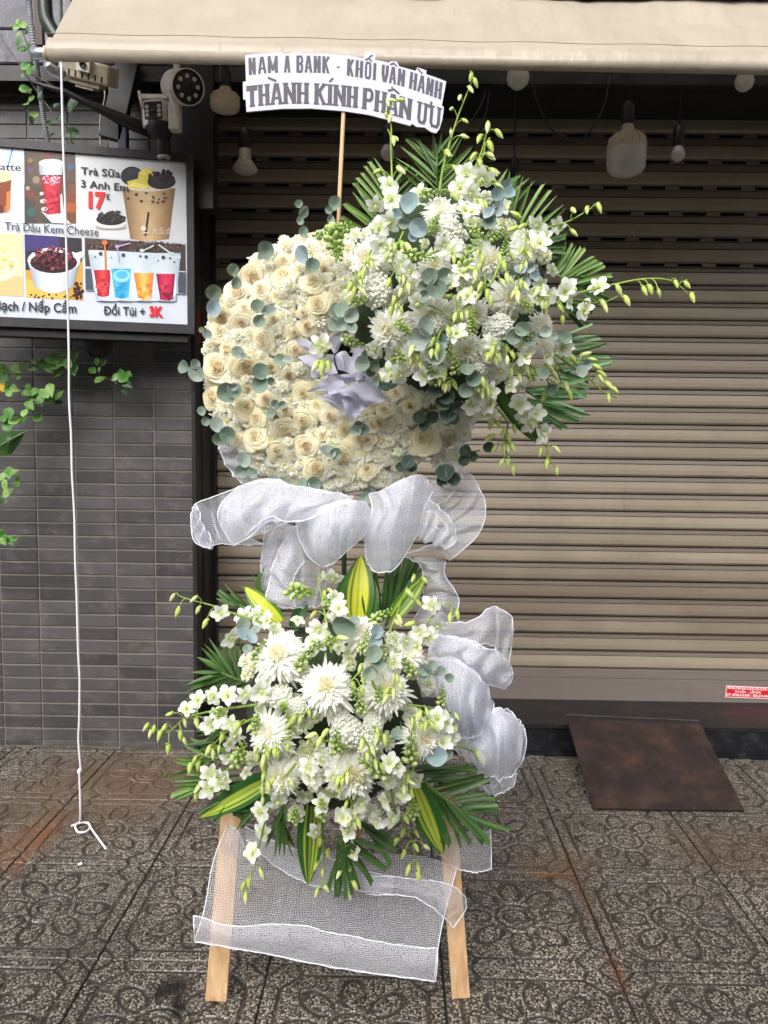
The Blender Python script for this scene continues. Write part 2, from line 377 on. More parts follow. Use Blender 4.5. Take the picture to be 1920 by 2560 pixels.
# ================================================================ SETTING
# ground and pavement
g = MB(); g.quad([(-400, -400, -.12), (400, -400, -.12), (400, 400, -.12), (-400, 400, -.12)])
tag(g.obj('ground', M['asphalt'], smooth=False), kind='structure')
GX, GY, PITCHT = -.848, 2.112, .5025
pv = MB(); pv.box(-6.0, 6.0, -1.9, 4.6, -.115, -.0085)
pave = tag(pv.obj('pavement', M['joint'], smooth=False), kind='structure')
def seg_d(x, y, ax, ay, bx, by):
    dx, dy = bx-ax, by-ay; t = max(0, min(1, ((x-ax)*dx+(y-ay)*dy)/(dx*dx+dy*dy)))
    return math.hypot(x-ax-t*dx, y-ay-t*dy)
def groove(x, y):
    x, y = abs(x), abs(y)
    if y > x: x, y = y, x
    d = seg_d(x, y, .205, 0, .205, .148); d = min(d, seg_d(x, y, .205, .148, .1765, .1765))
    d = min(d, seg_d(x, y, .205, .148, .25, .168))
    d = min(d, seg_d(x, y, .222, .222, .25, .2))
    r = math.hypot(x, y); d = min(d, abs(r-.062)+.0005, abs(r-.036)+.001)
    for a in (0, PI/4):
        ca, sa = math.cos(a), math.sin(a); px, py = x*ca+y*sa, -x*sa+y*ca
        # petal loop from .075 to .188
        ex, ey = (px-.133)/.055, py/.033
        e = math.hypot(ex, ey)
        if e > .3 and px > .08: d = min(d, abs(e-1)*.036)
    return d
def paver_mesh(n, seed):
    half = .2487; rows = []; cols = []
    for i in range(n+1):
        y = -half+2*half*i/n; row = []
        for j in range(n+1):
            x = -half+2*half*j/n
            d = groove(x, y); k = 1-min(1, max(0, (d-.0042)/.004))
            ed = half-max(abs(x), abs(y)); ek = 1-min(1, ed/.004)
            row.append(Vector((x, y, -.0035*k-.003*ek*ek + .0006*mnoise.noise(Vector((x*20, y*20, seed)))))); cols.append((max(k, ek*.7),)*3)
        rows.append(row)
    b = MB(); b.grid(rows, cols)
    rim = []
    for (i, j) in [(0, j) for j in range(n+1)]+[(i, n) for i in range(1, n+1)]+[(n, j) for j in range(n-1, -1, -1)]+[(i, 0) for i in range(n-1, 0, -1)]: rim.append(i*(n+1)+j)
    base = len(b.v); b.add([(b.v[k][0], b.v[k][1], -.03) for k in rim], [], (1, 1, 1)); L = len(rim)
    for k in range(L): b.f.append((rim[(k+1) % L], rim[k], base+k, base+(k+1) % L))
    return b.mesh('paver', M['paver'], False)
pm_hi = [paver_mesh(150, s) for s in (1, 2)]; pm_lo = paver_mesh(60, 3)
for i in range(-6, 8):
    for j in range(-7, 4):
        cx, cy = GX+(i+.5)*PITCHT, GY+(j+.5)*PITCHT
        near = -2.2 < cx < 2.2 and cy > .7
        if cy-.25 > 3.68: continue
        m = Matrix.Translation((cx, cy, random.uniform(-.0015, .0015))) @ Matrix.Rotation(random.choice((0, 1, 2, 3))*PI/2, 4, 'Z') @ Matrix.Rotation(random.gauss(0, .0025), 4, 'X')
        inst('paver', random.choice(pm_hi) if near else pm_lo, pave, m)
kb = MB(); kb.box(-60, 60, -2.12, -1.9, -.118, .004); kb.box(-60, -6.0, -1.9, 4.6, -.118, -.004); kb.box(6.0, 60, -1.9, 4.6, -.118, -.004)
tag(kb.obj('kerb', plain('kerb_stone', '77736c', .85, var=.15), smooth=False), kind='structure')

# unseen house row added behind the camera to block low sky light
opp = thing('sky_block_house_row', 'unseen plain grey house row added across the street to block low sky', 'building', (0, -9.5, 0))
b = MB(); b.box(-26, 26, -13, -9.5, -.118, 6.2); b.obj('wall', plain('grey_render', '6f6a64', .9, var=.15, scale=2), opp, smooth=False)
b = MB(); b.box(-26.3, 26.3, -13.2, -9.2, 6.201, 6.5); b.obj('parapet', plain('parapet_render', '5c5854', .9), opp, smooth=False)
wme = MB(); wme.box(-.6, .6, 0, .03, 0, 1.5); wme = wme.mesh('window', plain('window_glass', '1c2226', .15), False)
for fz in (.9, 3.8):
    for k in range(-8, 9): inst('window', wme, opp, Matrix.Translation((k*3+.4, -9.499, fz)))

# tiled pillar wall on the left
WY, WXR = 3.675, -.964
wall = thing('tiled_wall', 'dark grey brick-tiled wall with pale joints left of the shutter', 'wall', (-1.9, 3.8, 0))
wb = MB(); wb.box(-6.0, WXR, WY, 4.6, -.02, 3.35); wb.obj('wall_core', M['grout'], wall, smooth=False)
def chamfer_box(w_, h_, d_, c=.0025):
    b = MB(); x, z = w_/2, h_/2
    o_ = [(-x, 0, -z), (x, 0, -z), (x, 0, z), (-x, 0, z)]; mI = [(-x, -d_+c, -z), (x, -d_+c, -z), (x, -d_+c, z), (-x, -d_+c, z)]
    t_ = [(-x+c, -d_, -z+c), (x-c, -d_, -z+c), (x-c, -d_, z-c), (-x+c, -d_, z-c)]
    b.grid([o_, mI, t_], close=True); b.f.append((8, 9, 10, 11)); return b
TW, TH = .19, .0638
tme = chamfer_box(TW-.006, TH-.0058, .0065).mesh('wall_tile', M['tile'], False)
rows_z = [(.031+k*TH, TH) for k in range(-1, 52)]
cnt = 0
stuff = MB()
for z0, hh in rows_z:
    if z0 < 0: z0, hh = .004, .027
    if z0+hh > 3.34: continue
    for c in range(12):
        x1 = WXR-.001-c*TW
        mm = Matrix.Translation((x1-TW/2, WY+.0015+random.uniform(-.0008, .0008), z0+hh/2)) @ Matrix.Rotation(random.gauss(0, .003), 4, 'Z') @ Matrix.Rotation(random.gauss(0, .002), 4, 'Y') @ Matrix.Diagonal((1, 1, hh/TH, 1))
        if c < 6: inst('tile', tme, wall, mm)
        else:
            vs = [mm @ v.co for v in tme.vertices]; stuff.add(vs, [tuple(p.vertices) for p in tme.polygons])
o = stuff.obj('tile_field', M['tile'], wall, smooth=False); o['kind'] = 'stuff'
# steel corner trim and jamb return
tb = MB(); tb.box(WXR-.006, WXR+.012, WY-.012, WY+.02, 0, 3.3); tb.obj('corner_trim', M['blackm'], wall, smooth=False)
# upper facade with big grey stones, above the tiled wall and running behind the awning
fac = thing('upper_facade', 'mottled grey stone-clad facade beam above the tiled wall and awning', 'facade', (0, 3.7, 3.1))
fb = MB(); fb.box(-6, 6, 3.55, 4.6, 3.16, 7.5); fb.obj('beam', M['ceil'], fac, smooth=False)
fl = MB(); fl.box(-6, 6, 3.535, 3.57, 3.10, 3.165); fl.obj('shaded_ledge', M['blackm'], fac, smooth=False)  # dark ledge whose black also carries the shadow under the beam
sme = chamfer_box(.285, .142, .018, .006).mesh('stone', M['stone'], False)
for r_ in range(0, 9):
    for c in range(7):
        inst('stone', sme, fac, Matrix.Translation((-2.35+c*.29+(r_ % 2)*.13, 3.552, 3.245+r_*.147)))

# shutter opening: threshold, jamb, housing
th_ = thing('threshold_step', 'black granite threshold step under the roller shutter', 'step', (1.2, 3.8, 0))
s_ = MB(); s_.box(WXR+.0135, 4.5, WY-.005, 4.5, -.02, .14); s_.obj('riser', M['granite'], th_, smooth=False)
s_ = MB(); s_.box(WXR+.0135, 4.5, WY-.012, 4.5, .1405, .158); s_.obj('tread', M['blackm'], th_, smooth=False)
jb = thing('shutter_guide', 'dark steel guide channel lining the left jamb of the shutter', 'guide rail', (-.95, 3.9, .16))
b = MB(); b.box(WXR+.0005, WXR+.012, WY+.021, 4.3, .159, 3.3); b.obj('jamb_lining', M['jamb'], jb, smooth=False)
b = MB(); b.box(WXR+.0125, WXR+.03, 3.99, 4.035, .159, 3.3); b.box(WXR+.0125, WXR+.022, 3.78, 3.80, .159, 3.3); b.obj('channel', M['blackm'], jb, smooth=False)
SY = 4.05; SX0, SX1 = WXR+.016, 4.2
sh = thing('roller_shutter', 'closed beige roller shutter door with horizontal slats', 'shutter', (1.2, SY, .16))
def zat(y): return P(1600, y, SY).z
b = MB(); b.box(SX0, SX1, SY+.09, SY+.1, .159, 3.3); b.obj('dark_backing', M['black'], sh, smooth=False)
def extr(prof, mat, name, x0=SX0, x1=SX1, parent=sh):
    b = MB(); b.grid([[Vector((x0, y, z)) for y, z in prof], [Vector((x1, y, z)) for y, z in prof]])
    return b.obj(name, mat, parent, smooth=False)
zb = zat(1752); z1 = zat(1672)
rail = extr([(SY+.03, zb), (SY-.004, zb), (SY-.004, zb+.118), (SY-.001, zb+.121), (SY-.006, zb+.124), (SY-.006, z1-.006), (SY+.004, z1-.003), (SY+.03, z1-.003)], M['rail'], 'bottom_rail')
ys = [1672-43.7*k for k in range(24)]          # bottoms of the plain slats
zs = [zat(y) for y in ys]
for k in range(len(zs)-1):
    a, c = zs[k], zs[k+1]; hh = c-a; j = random.uniform(-.0015, .0015)
    s0 = a+hh*.70
    sl_ = extr([(SY+.012, a), (SY-.002+j, a+.002), (SY-.009+j, a+.012), (SY-.0095+j, a+hh*.35), (SY-.006+j, s0-.004), (SY+.001+j, s0-.001), (SY+.012, s0)], M['slat'], 'slat')
    extr([(SY+.012, s0+.0012), (SY+.0015, s0+.003), (SY+.006, c-.006), (SY+.012, c-.003)], M['slat2'], 'slat_lip', parent=sl_)
z = zs[-1]; row = 0
while z < 3.22:
    hp = .1275; j = random.uniform(-.0015, .0015)
    # slotted linking strip below, then a face, then a lip
    zsl = z+.022
    st = MB(); off = (row % 2)*.018+.01*random.random()
    st.box(SX0, SX1, SY+.004, SY+.012, z+.0005, z+.0035)
    x = SX0-.1-off
    while x < SX1:
        x0_, x1_ = max(SX0, x+.124), min(SX1, x+.192)
        if x1_ > x0_: st.box(x0_, x1_, SY+.004, SY+.012, z+.0035, zsl-.003)
        x += .192
    st.box(SX0, SX1, SY+.0035, SY+.012, zsl-.003, zsl)
    st.obj('slotted_strip', M['slat2'], sh, smooth=False)
    a = zsl+.0015; s0 = a+.066; c = z+hp
    sl_ = extr([(SY+.012, a), (SY-.002+j, a+.002), (SY-.009+j, a+.012), (SY-.0095+j, a+.03), (SY-.006+j, s0-.004), (SY+.001+j, s0-.001), (SY+.012, s0)], M['slat'], 'slat')
    extr([(SY+.012, s0+.0012), (SY+.0015, s0+.003), (SY+.005, c-.004), (SY+.012, c-.0015)], M['slat2'], 'slat_lip', parent=sl_)
    z += hp; row += 1
b = MB(); b.box(WXR+.001, 4.4, SY-.12, SY+.2, 3.27, 3.5); b.obj('housing', M['black'], sh, smooth=False)
# red service sticker on the bottom rail
def Pst(x, y, L): p = P(1760+x*.0965, 1680+y*.0965, SY-.008-.0006*L); return p
stk = thing('service_sticker', 'small red sticker with white lettering on the shutter bottom rail', 'sticker', P(1870, 1732, SY))
b = MB(); b.quad([Pst(545, 655, 0), Pst(2150, 720, 0), Pst(2190, 425, 0), Pst(580, 350, 0)]); b.obj('border', M['whitev'], stk, smooth=False)
b = MB(); b.quad([Pst(566, 638, 1), Pst(2130, 702, 1), Pst(2170, 442, 1), Pst(592, 372, 1)]); b.obj('panel', M['red'], stk, smooth=False)
b = MB(); put_text(b, 'TRUNG TÂM SỬA CHỮA CỬA CUỐN 24H', Pst, 600, 436, 1760, 488, 58, 'f0e6e6', 2); put_text(b, 'TƯ VẤN  -  LẮP MỚI', Pst, 800, 535, 1470, 562, 56, 'f0e6e6', 2)
put_text(b, 'DT: 0936.513.043 - 036.216.4448', Pst, 585, 612, 1720, 660, 66, 'f0e6e6', 2); b.obj('lettering', M['print'], stk, smooth=False)
# narrow advert strip in the shade of the jamb
adv = thing('narrow_advert_strip', 'narrow red and green vertical advert strip on the dark jamb', 'advert', (WXR+.02, 3.85, 1.85))
def Pa(x, y, L): 
    px, py = 440+x*.1537, 660+y*.1537; d = ray(px, py); xx = WXR+.0135+.0008*L; d = d*(xx/d.x); d.z += H; return d
def poly(fn, pts, col, L, mb): mb.quad([fn(x, y, L) for x, y in pts], lin(col))
b = MB(); poly(Pa, [(330, 1290), (330, 210), (370, 170), (455, 290), (460, 1290)], '7a2a1c', 0, b)
poly(Pa, [(338, 690), (338, 215), (370, 178), (448, 292), (448, 745)], '28482a', 1, b)
poly(Pa, [(345, 680), (345, 225), (370, 190), (440, 298), (440, 730)], '1c2f1c', 2, b)
for yy in (300, 400, 500): poly(Pa, [(365, yy+70), (365, yy), (420, yy+14), (420, yy+84)], '3a4a2a', 3, b)
poly(Pa, [(345, 1240), (345, 940), (448, 960), (448, 1250)], '5d1f16', 1, b)
b.obj('strip', M['print'], adv, smooth=False)

# ================================================================ AWNING
A0, A1 = P(122, 138, 2.87), P(1920, 172, 2.90)          # hem line under the fabric
AX = (A1-A0); AXn = AX.normalized(); AE = A0+AX*1.5
aw = thing('awning', 'beige fabric awning with rolled hem above the flower stand', 'awning', A0)
UPV = Vector((0, .62, .79)).normalized()
hemr = .021
def awn(u, v):   # u along, v up the slope
    p = A0 + AX*u*1.5
    wv = .016*mnoise.noise(Vector((u*16, v*2.5, 1)))+.007*mnoise.noise(Vector((u*46, v*5, 5)))
    if abs(u*1.5-.80) < .05: wv += -.008*math.cos((u*1.5-.8)/.05*PI/2)*min(1, v*2)
    return p + Vector((0, -.004, .028)) + UPV*(.50*v) + Vector((0, -1, .3))*wv*min(1, v*4)
rows = [[awn(u/150, v/14) for u in range(151)] for v in range(15)]
b = MB(); b.grid(rows); b.obj('fabric', M['awning'], aw)
b = MB(); b.tube([A0+Vector((0, 0, .005)), AE+Vector((0, 0, .005))], hemr+.004, 18); b.obj('rolled_hem', M['awning'], aw)
b = MB(); 
hp_ = [[A0+AX*1.5*u/150+Vector((0, -.0265-.002*mnoise.noise(Vector((u*.3, 0, 3))), .005)) if False else A0+AX*1.5*u/150+Vector((0, -.024, .004+k*.055))+Vector((0, .02*k*k, 0))+Vector((0, -.002*mnoise.noise(Vector((u*.3, k, 3))), 0)) for u in range(151)] for k in (0, .25, .5, .75, 1)]
b.grid(hp_); b.obj('hem_flap', M['awning'], aw)
b = MB(); b.tube([A0+Vector((0, -.022, .062))+AX*1.5*u/60+Vector((0, -.004, .002*math.sin(u))) for u in range(61)], .0011, 4); b.obj('stitch_line', plain('thread', '7d6a52', .8), aw)
b = MB(); b.tube([A0-AXn*.06+Vector((0, 0, .005)), A0-AXn*.02+Vector((0, 0, .005)), A0+AXn*.01+Vector((0, 0, .005))], .0205, 18); b.obj('front_bar', M['alu'], aw)
b = MB(); b.tube([A0-AXn*.012+Vector((0, 0, .005)), A0-AXn*.002+Vector((0, 0, .005))], .0255, 18); b.obj('end_ring', M['cream'], aw)
# cassette box the fabric goes into, and the folding arm
tp = awn(0, 1)
b = MB(); b.box(tp.x-.05, AE.x, tp.y-.03, tp.y+.16, tp.z-.06, tp.z+.14); b.obj('cassette', M['blackm'], aw, smooth=False)
b = MB(); b.tube([P(*W1(640, 900), 2.93), P(*W1(780, 1010), 2.98), P(*W1(880, 1010), 3.02)], [.016, .024, .014], 10); b.obj('bar_bracket', M['alu'], aw)
b = MB(); q = [P(*W1(430, 1130), 3.15), P(*W1(900, 1270), 3.2), P(*W1(1250, 1440), 3.25), P(*W1(1700, 1660), 3.3), P(*W1(2300, 1900), 3.38)]
b.tube(q, [.006, .012, .014, .026, .028], 6); b.obj('folding_arm', M['black'], aw)
b = MB(); b.tube(crom([P(*W1(620, -40), 3.2), P(*W1(640, 250), 3.2), P(*W1(720, 420), 3.2), P(*W1(800, 540), 3.2)], 12), .028, 12)
b.obj('gear_box', plain('green_gloss_metal', '28302a', .25, .3), aw)
b = MB(); b.tube([P(*W1(520, -60), 3.3), P(*W1(545, 300), 3.3), P(*W1(560, 640), 3.3)], .02, 4); b.obj('wall_bracket', M['rust'], aw, smooth=False)
# dark slab added over the door to darken the space under the awning
cs = thing('added_dark_soffit', 'dark soffit slab added above the shutter to darken the space behind the awning', 'ceiling', (0, 3.9, 3.4))
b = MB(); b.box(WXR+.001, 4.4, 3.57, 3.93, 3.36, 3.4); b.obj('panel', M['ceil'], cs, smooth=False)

# pull rope
rp = [(153, 152), (157, 330), (163, 500), (168, 700), (172, 870), (173, 1000), (178, 1090), (180, 1180), (186, 1290), (188, 1400), (192, 1500), (195, 1620), (199, 1700), (198, 1800), (196, 1850), (201, 1915), (201, 1927), (195, 1932), (198, 1924), (199, 1960), (201, 2010), (201, 2052)]
pts = [P(x, y, 2.87) for x, y in rp]; pts[-1] = G(*rp[-1], .02)
gl = [(585, 735), (548, 772), (570, 816), (625, 812), (656, 780), (640, 752), (590, 745), (520, 772), (590, 748), (640, 748), (655, 775), (700, 840), (772, 938)]
pts2 = [G(*F5(x, y), .008+.004*(i % 2)) for i, (x, y) in enumerate(gl)]
b = MB(); b.tube(crom(pts, 120)+crom(pts2, 60), .0042, 6)
tag(b.obj('pull_rope', M['rope']), 'long white pull rope hanging from the awning end to the pavement', 'rope')

# ================================================================ BULBS AND WIRES UNDER THE AWNING
def bulb(px, py, Y, wpx, kind, label, wire_top):
    """px,py = centre of the globe/cover, wpx its width in photo pixels"""
    c = P(px, py, Y); r = wpx/2*MPP(Y); t = thing('light_bulb', label, 'light bulb', c, 'light bulbs hanging under the awning')
    m = Matrix.Translation(c); b = MB()
    if kind == 'capsule':
        b.lathe([(.001, -1.15*r), (r*.45, -1.12*r), (r*.8, -.98*r), (r*.97, -.75*r), (r, -.4*r), (r, .15*r)], 24, m); b.obj('milky_cover', M['glassw'], t)
        b = MB(); b.lathe([(r*1.01, .14*r), (r*1.01, .3*r), (r*.92, .7*r), (r*.6, 1.0*r), (r*.32, 1.1*r), (r*.3, 1.45*r)], 24, m)
        for k in range(16):
            a = 2*PI*k/16; ca, sa = math.cos(a), math.sin(a); b.tube([c+Vector((ca*r*1.01, sa*r*1.01, .3*r)), c+Vector((ca*r*.93, sa*r*.93, .72*r)), c+Vector((ca*r*.62, sa*r*.62, 1.0*r))], r*.035, 4)
        b.obj('heat_sink', M['cream'], t); top = 1.4*r; sr = r*.32
    elif kind == 'drum':
        b.lathe([(.001, -.72*r), (r*.5, -.7*r), (r*.9, -.62*r), (r*.99, -.5*r)], 24, m); b.obj('milky_cover', M['cream'], t)
        b = MB(); b.lathe([(r, -.52*r), (r, .25*r), (r*.9, .4*r), (r*.45, .52*r), (r*.4, .85*r), (.001, .85*r)], 24, m)
        for k in range(28):
            a = 2*PI*k/28; b.tube([c+Vector((math.cos(a)*r, math.sin(a)*r, -.4*r)), c+Vector((math.cos(a)*r, math.sin(a)*r, .25*r))], r*.03, 4)
        b.obj('ribbed_body', M['cream'], t); top = .8*r; sr = r*.4
    elif kind == 'cone':
        b.lathe([(.001, -.55*r), (r*.6, -.52*r), (r, -.3*r), (r*.98, -.15*r)], 24, m); b.obj('milky_cover', M['glassw'], t)
        b = MB(); b.lathe([(r, -.16*r), (r*.75, .2*r), (r*.5, .6*r), (r*.47, 1.35*r), (.001, 1.35*r)], 24, m); b.obj('heat_sink', M['cream'], t); top = 1.3*r; sr = r*.5
    else:
        b.lathe([(.001, -r), (r*.5, -.87*r), (r*.87, -.5*r), (r, 0), (r*.87, .5*r), (r*.7, .8*r), (r*.62, 1.1*r)], 20, m); b.obj('globe', M['glassw'], t); top = 1.05*r; sr = r*.75
    b = MB(); sm = Matrix.Translation(c+Vector((0, 0, top)))
    sr = max(sr, .016)
    b.lathe([(sr*.8, 0), (sr*1.02, .004), (sr*1.05, .06), (sr*.9, .085), (sr*.35, .1), (.001, .1)], 16, sm); b.obj('socket', M['black'], t)
    p0 = c+Vector((0, 0, top+.098)); p1 = P(*wire_top, Y); p1 = Vector((p0.x*.7+p1.x*.3, Y, 3.37))
    b = MB(); b.tube([p0, (p0+p1)/2+Vector((.004, 0, 0)), p1], .0032, 6); b.obj('wire', M['black'], t)
    return t
bulb(*T4(887, 620), 3.45, 91, 'capsule', 'large capsule-shaped white light bulb hanging right of the flowers', (1575, 180))
bulb(*T4(1168, 625), 3.6, 33, 'globe', 'small round white bulb hanging at the right beside the large capsule bulb', (1690, 190))
bulb(563, 252, 3.3, 68, 'drum', 'wide ribbed drum-shaped bulb just left of the condolence sign', (563, 180))
bulb(*R3(145, 930), 3.6, 60, 'cone', 'dusty cone-shaped bulb hanging below the left end of the condolence sign', (616, 200))
bulb(*R3(1130, 840), 3.6, 34, 'globe', 'round bulb in black socket half hidden behind the upper palm leaves', (968, 200))
bulb(*T4(270, 820), 3.6, 40, 'cone', 'bulb in black socket hanging behind the upper right orchid stems', (1270, 200))
bulb(*T4(295, 205), 3.2, 54, 'globe', 'white globe bulb peeking out under the middle of the awning hem', (1293, 120))
bulb(*T4(1530, 228), 3.2, 44, 'globe', 'white globe bulb peeking out under the right end of the awning', (1861, 120))
wr = MB(); wr.tube(crom([P(*T4(370, 200), 3.5), P(*T4(400, 340), 3.5), P(*T4(480, 490), 3.5), P(*T4(600, 560), 3.5), P(*T4(700, 480), 3.5), P(*T4(770, 340), 3.5), P(*T4(795, 200), 3.5)], 30), .0038, 6)
tag(wr.obj('hanging_cable', M['black']), 'black cable drooping in a loop left of the capsule bulb', 'cable')
wr = MB(); wr.tube(crom([P(*T4(120, 240), 3.55), P(*T4(100, 340), 3.55), P(*T4(0, 520), 3.55), P(*T4(-60, 700), 3.55)], 20), .004, 6); wr.tube(crom([P(*T4(140, 260), 3.55), P(*T4(120, 400), 3.55), P(*T4(60, 560), 3.55), P(*T4(20, 700), 3.55)], 20), .004, 6)
tag(wr.obj('slanting_cable', M['black']), 'pair of black cables slanting down behind the top orchid spray', 'cable')
for k, pth in enumerate(([(1430, 1000), (1440, 1200), (1450, 1320), (1430, 1450), (1390, 1600), (1380, 1800), (1390, 2050)], [(1500, 1000), (1510, 1150), (1515, 1470), (1500, 1750), (1500, 1900), (1545, 2090)])):
    wr = MB(); wr.tube(crom([P(*W1(*q), 3.5) for q in pth], 24), .0034, 6)
    tag(wr.obj('white_cable', M['cream']), ('pale thin cable hanging above the menu board, the left one', 'pale thin cable hanging above the menu board, the right one')[k], 'cable')

# ================================================================ SECURITY CAMERAS
def obox(c, rx, rz, sx, sy, sz, mat, name, parent, ry=0, bev=.004):
    b = MB(); m = Matrix.Translation(c) @ Matrix.Rotation(rz, 4, 'Z') @ Matrix.Rotation(rx, 4, 'X') @ Matrix.Rotation(ry, 4, 'Y')
    b.box(-sx/2, sx/2, -sy/2, sy/2, -sz/2, sz/2, m=m); o = b.obj(name, mat, parent, smooth=False)
    if bev:
        md = o.modifiers.new('b', 'BEVEL'); md.width = bev; md.segments = 3
    return o, m
# slotted cream box at the awning end
Yc = 3.2; c = P(*T1(560, 490), Yc)
t = thing('slotted_lamp_housing', 'cream plastic box with row of vent slots under the awning end', 'lamp housing', c)
o, m = obox(c+Vector((.0, .03, .03)), .35, 0, .2, .13, .075, M['cream'], 'body', t, ry=.22, bev=.008)
for k in range(7):
    b = MB(); b.box(-.085+k*.026, -.079+k*.026, -.0665, -.06, -.03, -.008, m=m); b.obj('vent_slot', M['black'], t, smooth=False)
b = MB(); b.box(-.02, .03, -.085, -.055, -.005, .045, m=m); b.obj('joint_block', M['white'], t, smooth=False)
b = MB(); b.lathe([(.013, 0), (.013, .006), (.009, .006), (.009, .002), (.001, .002)], 14, m @ Matrix.Translation((.005, -.086, .018)) @ Matrix.Rotation(PI/2, 4, 'X')); b.obj('screw_hole', M['black'], t)
b = MB(); b.box(-.06, .06, -.05, .04, -.055, -.0385, m=m); b.box(-.035, .035, -.045, .03, -.066, -.0555, m=m); b.obj('lens_tray', M['cream'], t, smooth=False)
# bullet camera with ring of infrared lamps
Yc = 3.25; c = P(*T1(1215, 565), Yc); mp = MPP(Yc)*.3858
t = thing('bullet_camera', 'white bullet security camera with round black face of infrared lamps', 'camera', c)
ax = (Vector((0, 0, H))-c).normalized(); ax = (ax+Vector((.35, 0, 0))).normalized(); mf = TRS(c, frame(ax), 1)
b = MB(); R_ = 103*mp; b.lathe([(R_*.93, -.02), (R_*.93, .004), (R_*.9, .008), (.001, .008)], 28, mf); b.obj('face', M['black'], t)
b = MB(); b.lathe([(R_*.7, -.17), (R_, -.15), (R_, .014), (R_*.955, .014), (R_*.955, -.02)], 28, mf); b.obj('housing', M['white'], t)
b = MB(); b.lathe([(.001, .02), (R_*.16, .017), (R_*.25, .0085)], 16, mf); b.obj('lens', M['black'], t)
for k in range(8):
    a = 2*PI*k/8+.2; b = MB(); mm = mf @ Matrix.Translation((math.cos(a)*R_*.6, math.sin(a)*R_*.6, .0085)); b.lathe([(.001, .006), (R_*.1, .004), (R_*.13, 0)], 12, mm); b.obj('infrared_lamp', M['glassw'], t)
b = MB(); b.tube([c-ax*.12, c-ax*.13+Vector((-.02, .05, .12)), c-ax*.12+Vector((-.02, .1, .2))], .014, 8); b.obj('mount', M['white'], t)
# pan-tilt camera with two antennas
Yc = 3.3; c = P(*T1(1010, 740), Yc); mp = MPP(Yc)*.3858; ex = Vector((1, 0, 0)); ez = Vector((0, 0, 1))
t = thing('dome_camera', 'white two-antenna security camera with black ball hanging above the menu board', 'camera', c)
mf = TRS(c, Matrix.Rotation(-.06, 3, 'Y'), 1)
b = MB(); R_ = 93*mp
rows = []
for i in range(13):
    a = PI*(-.08)+ (PI*1.16)*i/12; rows.append([mf @ Vector((-math.cos(a)*R_, .02-math.sin(a)*R_*.8, z)) for z in (-70*mp, -60*mp, 55*mp, 70*mp)])
b.grid(rows); tp_ = [r[3] for r in rows]; b.quad(tp_); b.quad([r[0] for r in rows]); b.obj('shell', M['white'], t)
b = MB(); b.box(-56*mp, 54*mp, -.085*0-R_*.8-.004+.02, -R_*.5, -50*mp, 55*mp, m=mf); o = b.obj('lens_plate', M['black'], t, smooth=False); md = o.modifiers.new('b', 'BEVEL'); md.width = .006; md.segments = 3
yf = .02-R_*.8-.0045
for sx in (-36, 36):
    for kz in (-26, 0, 26):
        b = MB(); b.lathe([(.001, .003), (9*mp, .002), (12*mp, 0)], 10, mf @ Matrix.Translation((sx*mp, yf, kz*mp)) @ Matrix.Rotation(PI/2, 4, 'X')); b.obj('led', M['glassw'], t)
b = MB(); b.lathe([(.001, .004), (14*mp, .003), (18*mp, 0)], 14, mf @ Matrix.Translation((0, yf, 0)) @ Matrix.Rotation(PI/2, 4, 'X')); b.obj('lens', M['granite'], t)
b = MB(); b.lathe([(.001, -150*mp), (38*mp, -145*mp), (70*mp, -120*mp), (86*mp, -80*mp), (84*mp, -55*mp)], 24, mf @ Matrix.Translation((10*mp, .02, 0))); b.obj('ball', M['black'], t)
b = MB(); b.lathe([(.001, -255*mp), (30*mp, -250*mp), (45*mp, -225*mp), (46*mp, -130*mp)], 20, mf @ Matrix.Translation((20*mp, .03, 0))); b.obj('lower_lens_barrel', M['black'], t)
b = MB(); b.lathe([(20*mp, -257*mp), (34*mp, -254*mp), (44*mp, -240*mp), (36*mp, -246*mp), (20*mp, -250*mp)], 20, mf @ Matrix.Translation((20*mp, .03, 0))); b.obj('lens_ring', M['conduit'], t)
for x0, y0, x1, y1 in ((900, 590, 925, 700), (1095, 590, 1155, 770)):
    b = MB(); b.tube([P(*T1(x0, y0), Yc-.06), P(*T1(x1, y1), Yc-.06)], [.006, .0075], 8); b.obj('antenna', M['white'], t)
obox(P(*T1(1135, 760), Yc+.0), 0, 0, 70*mp, .05, 170*mp, M['white'], 'side_plate', t, bev=.008)
obox(P(*T1(1000, 640), Yc+.06), 0, 0, 180*mp, .05, 30*mp, M['white'], 'mount', t)
# post carrying the cameras, dark box behind
pb = thing('camera_post', 'dark steel post behind the cameras at the jamb top', 'post', (-1.0, 3.5, 2.6))
obox(P(*T1(1250, 700), 3.55), 0, 0, .2, .09, .9, M['blackm'], 'post', pb)
obox(P(*T1(780, 640), 3.5), 0, 0, .1, .04, .36, M['black'], 'plate', pb, ry=.25)
obox(P(*T1(800, 900), 3.5), 0, 0, .04, .04, .16, plain('blue_steel', '2a3346', .5), 'bracket', pb)

# corrugated conduit
cp = crom([P(*W1(390, -80), 3.36), P(*W1(405, 60), 3.36), P(*W1(430, 350), 3.36), P(*W1(480, 700), 3.37), P(*W1(520, 1000), 3.42), P(*W1(560, 1300), 3.48), P(*W1(600, 1600), 3.52), P(*W1(640, 1850), 3.54), P(*W1(680, 2020), 3.55)], 150)
b = MB(); b.tube([p for p in cp], [.0125 if i % 2 else .0098 for i in range(150)], 10)
tag(b.obj('corrugated_conduit', M['conduit'], smooth=False), 'grey corrugated conduit running down the wall to the menu board', 'conduit')

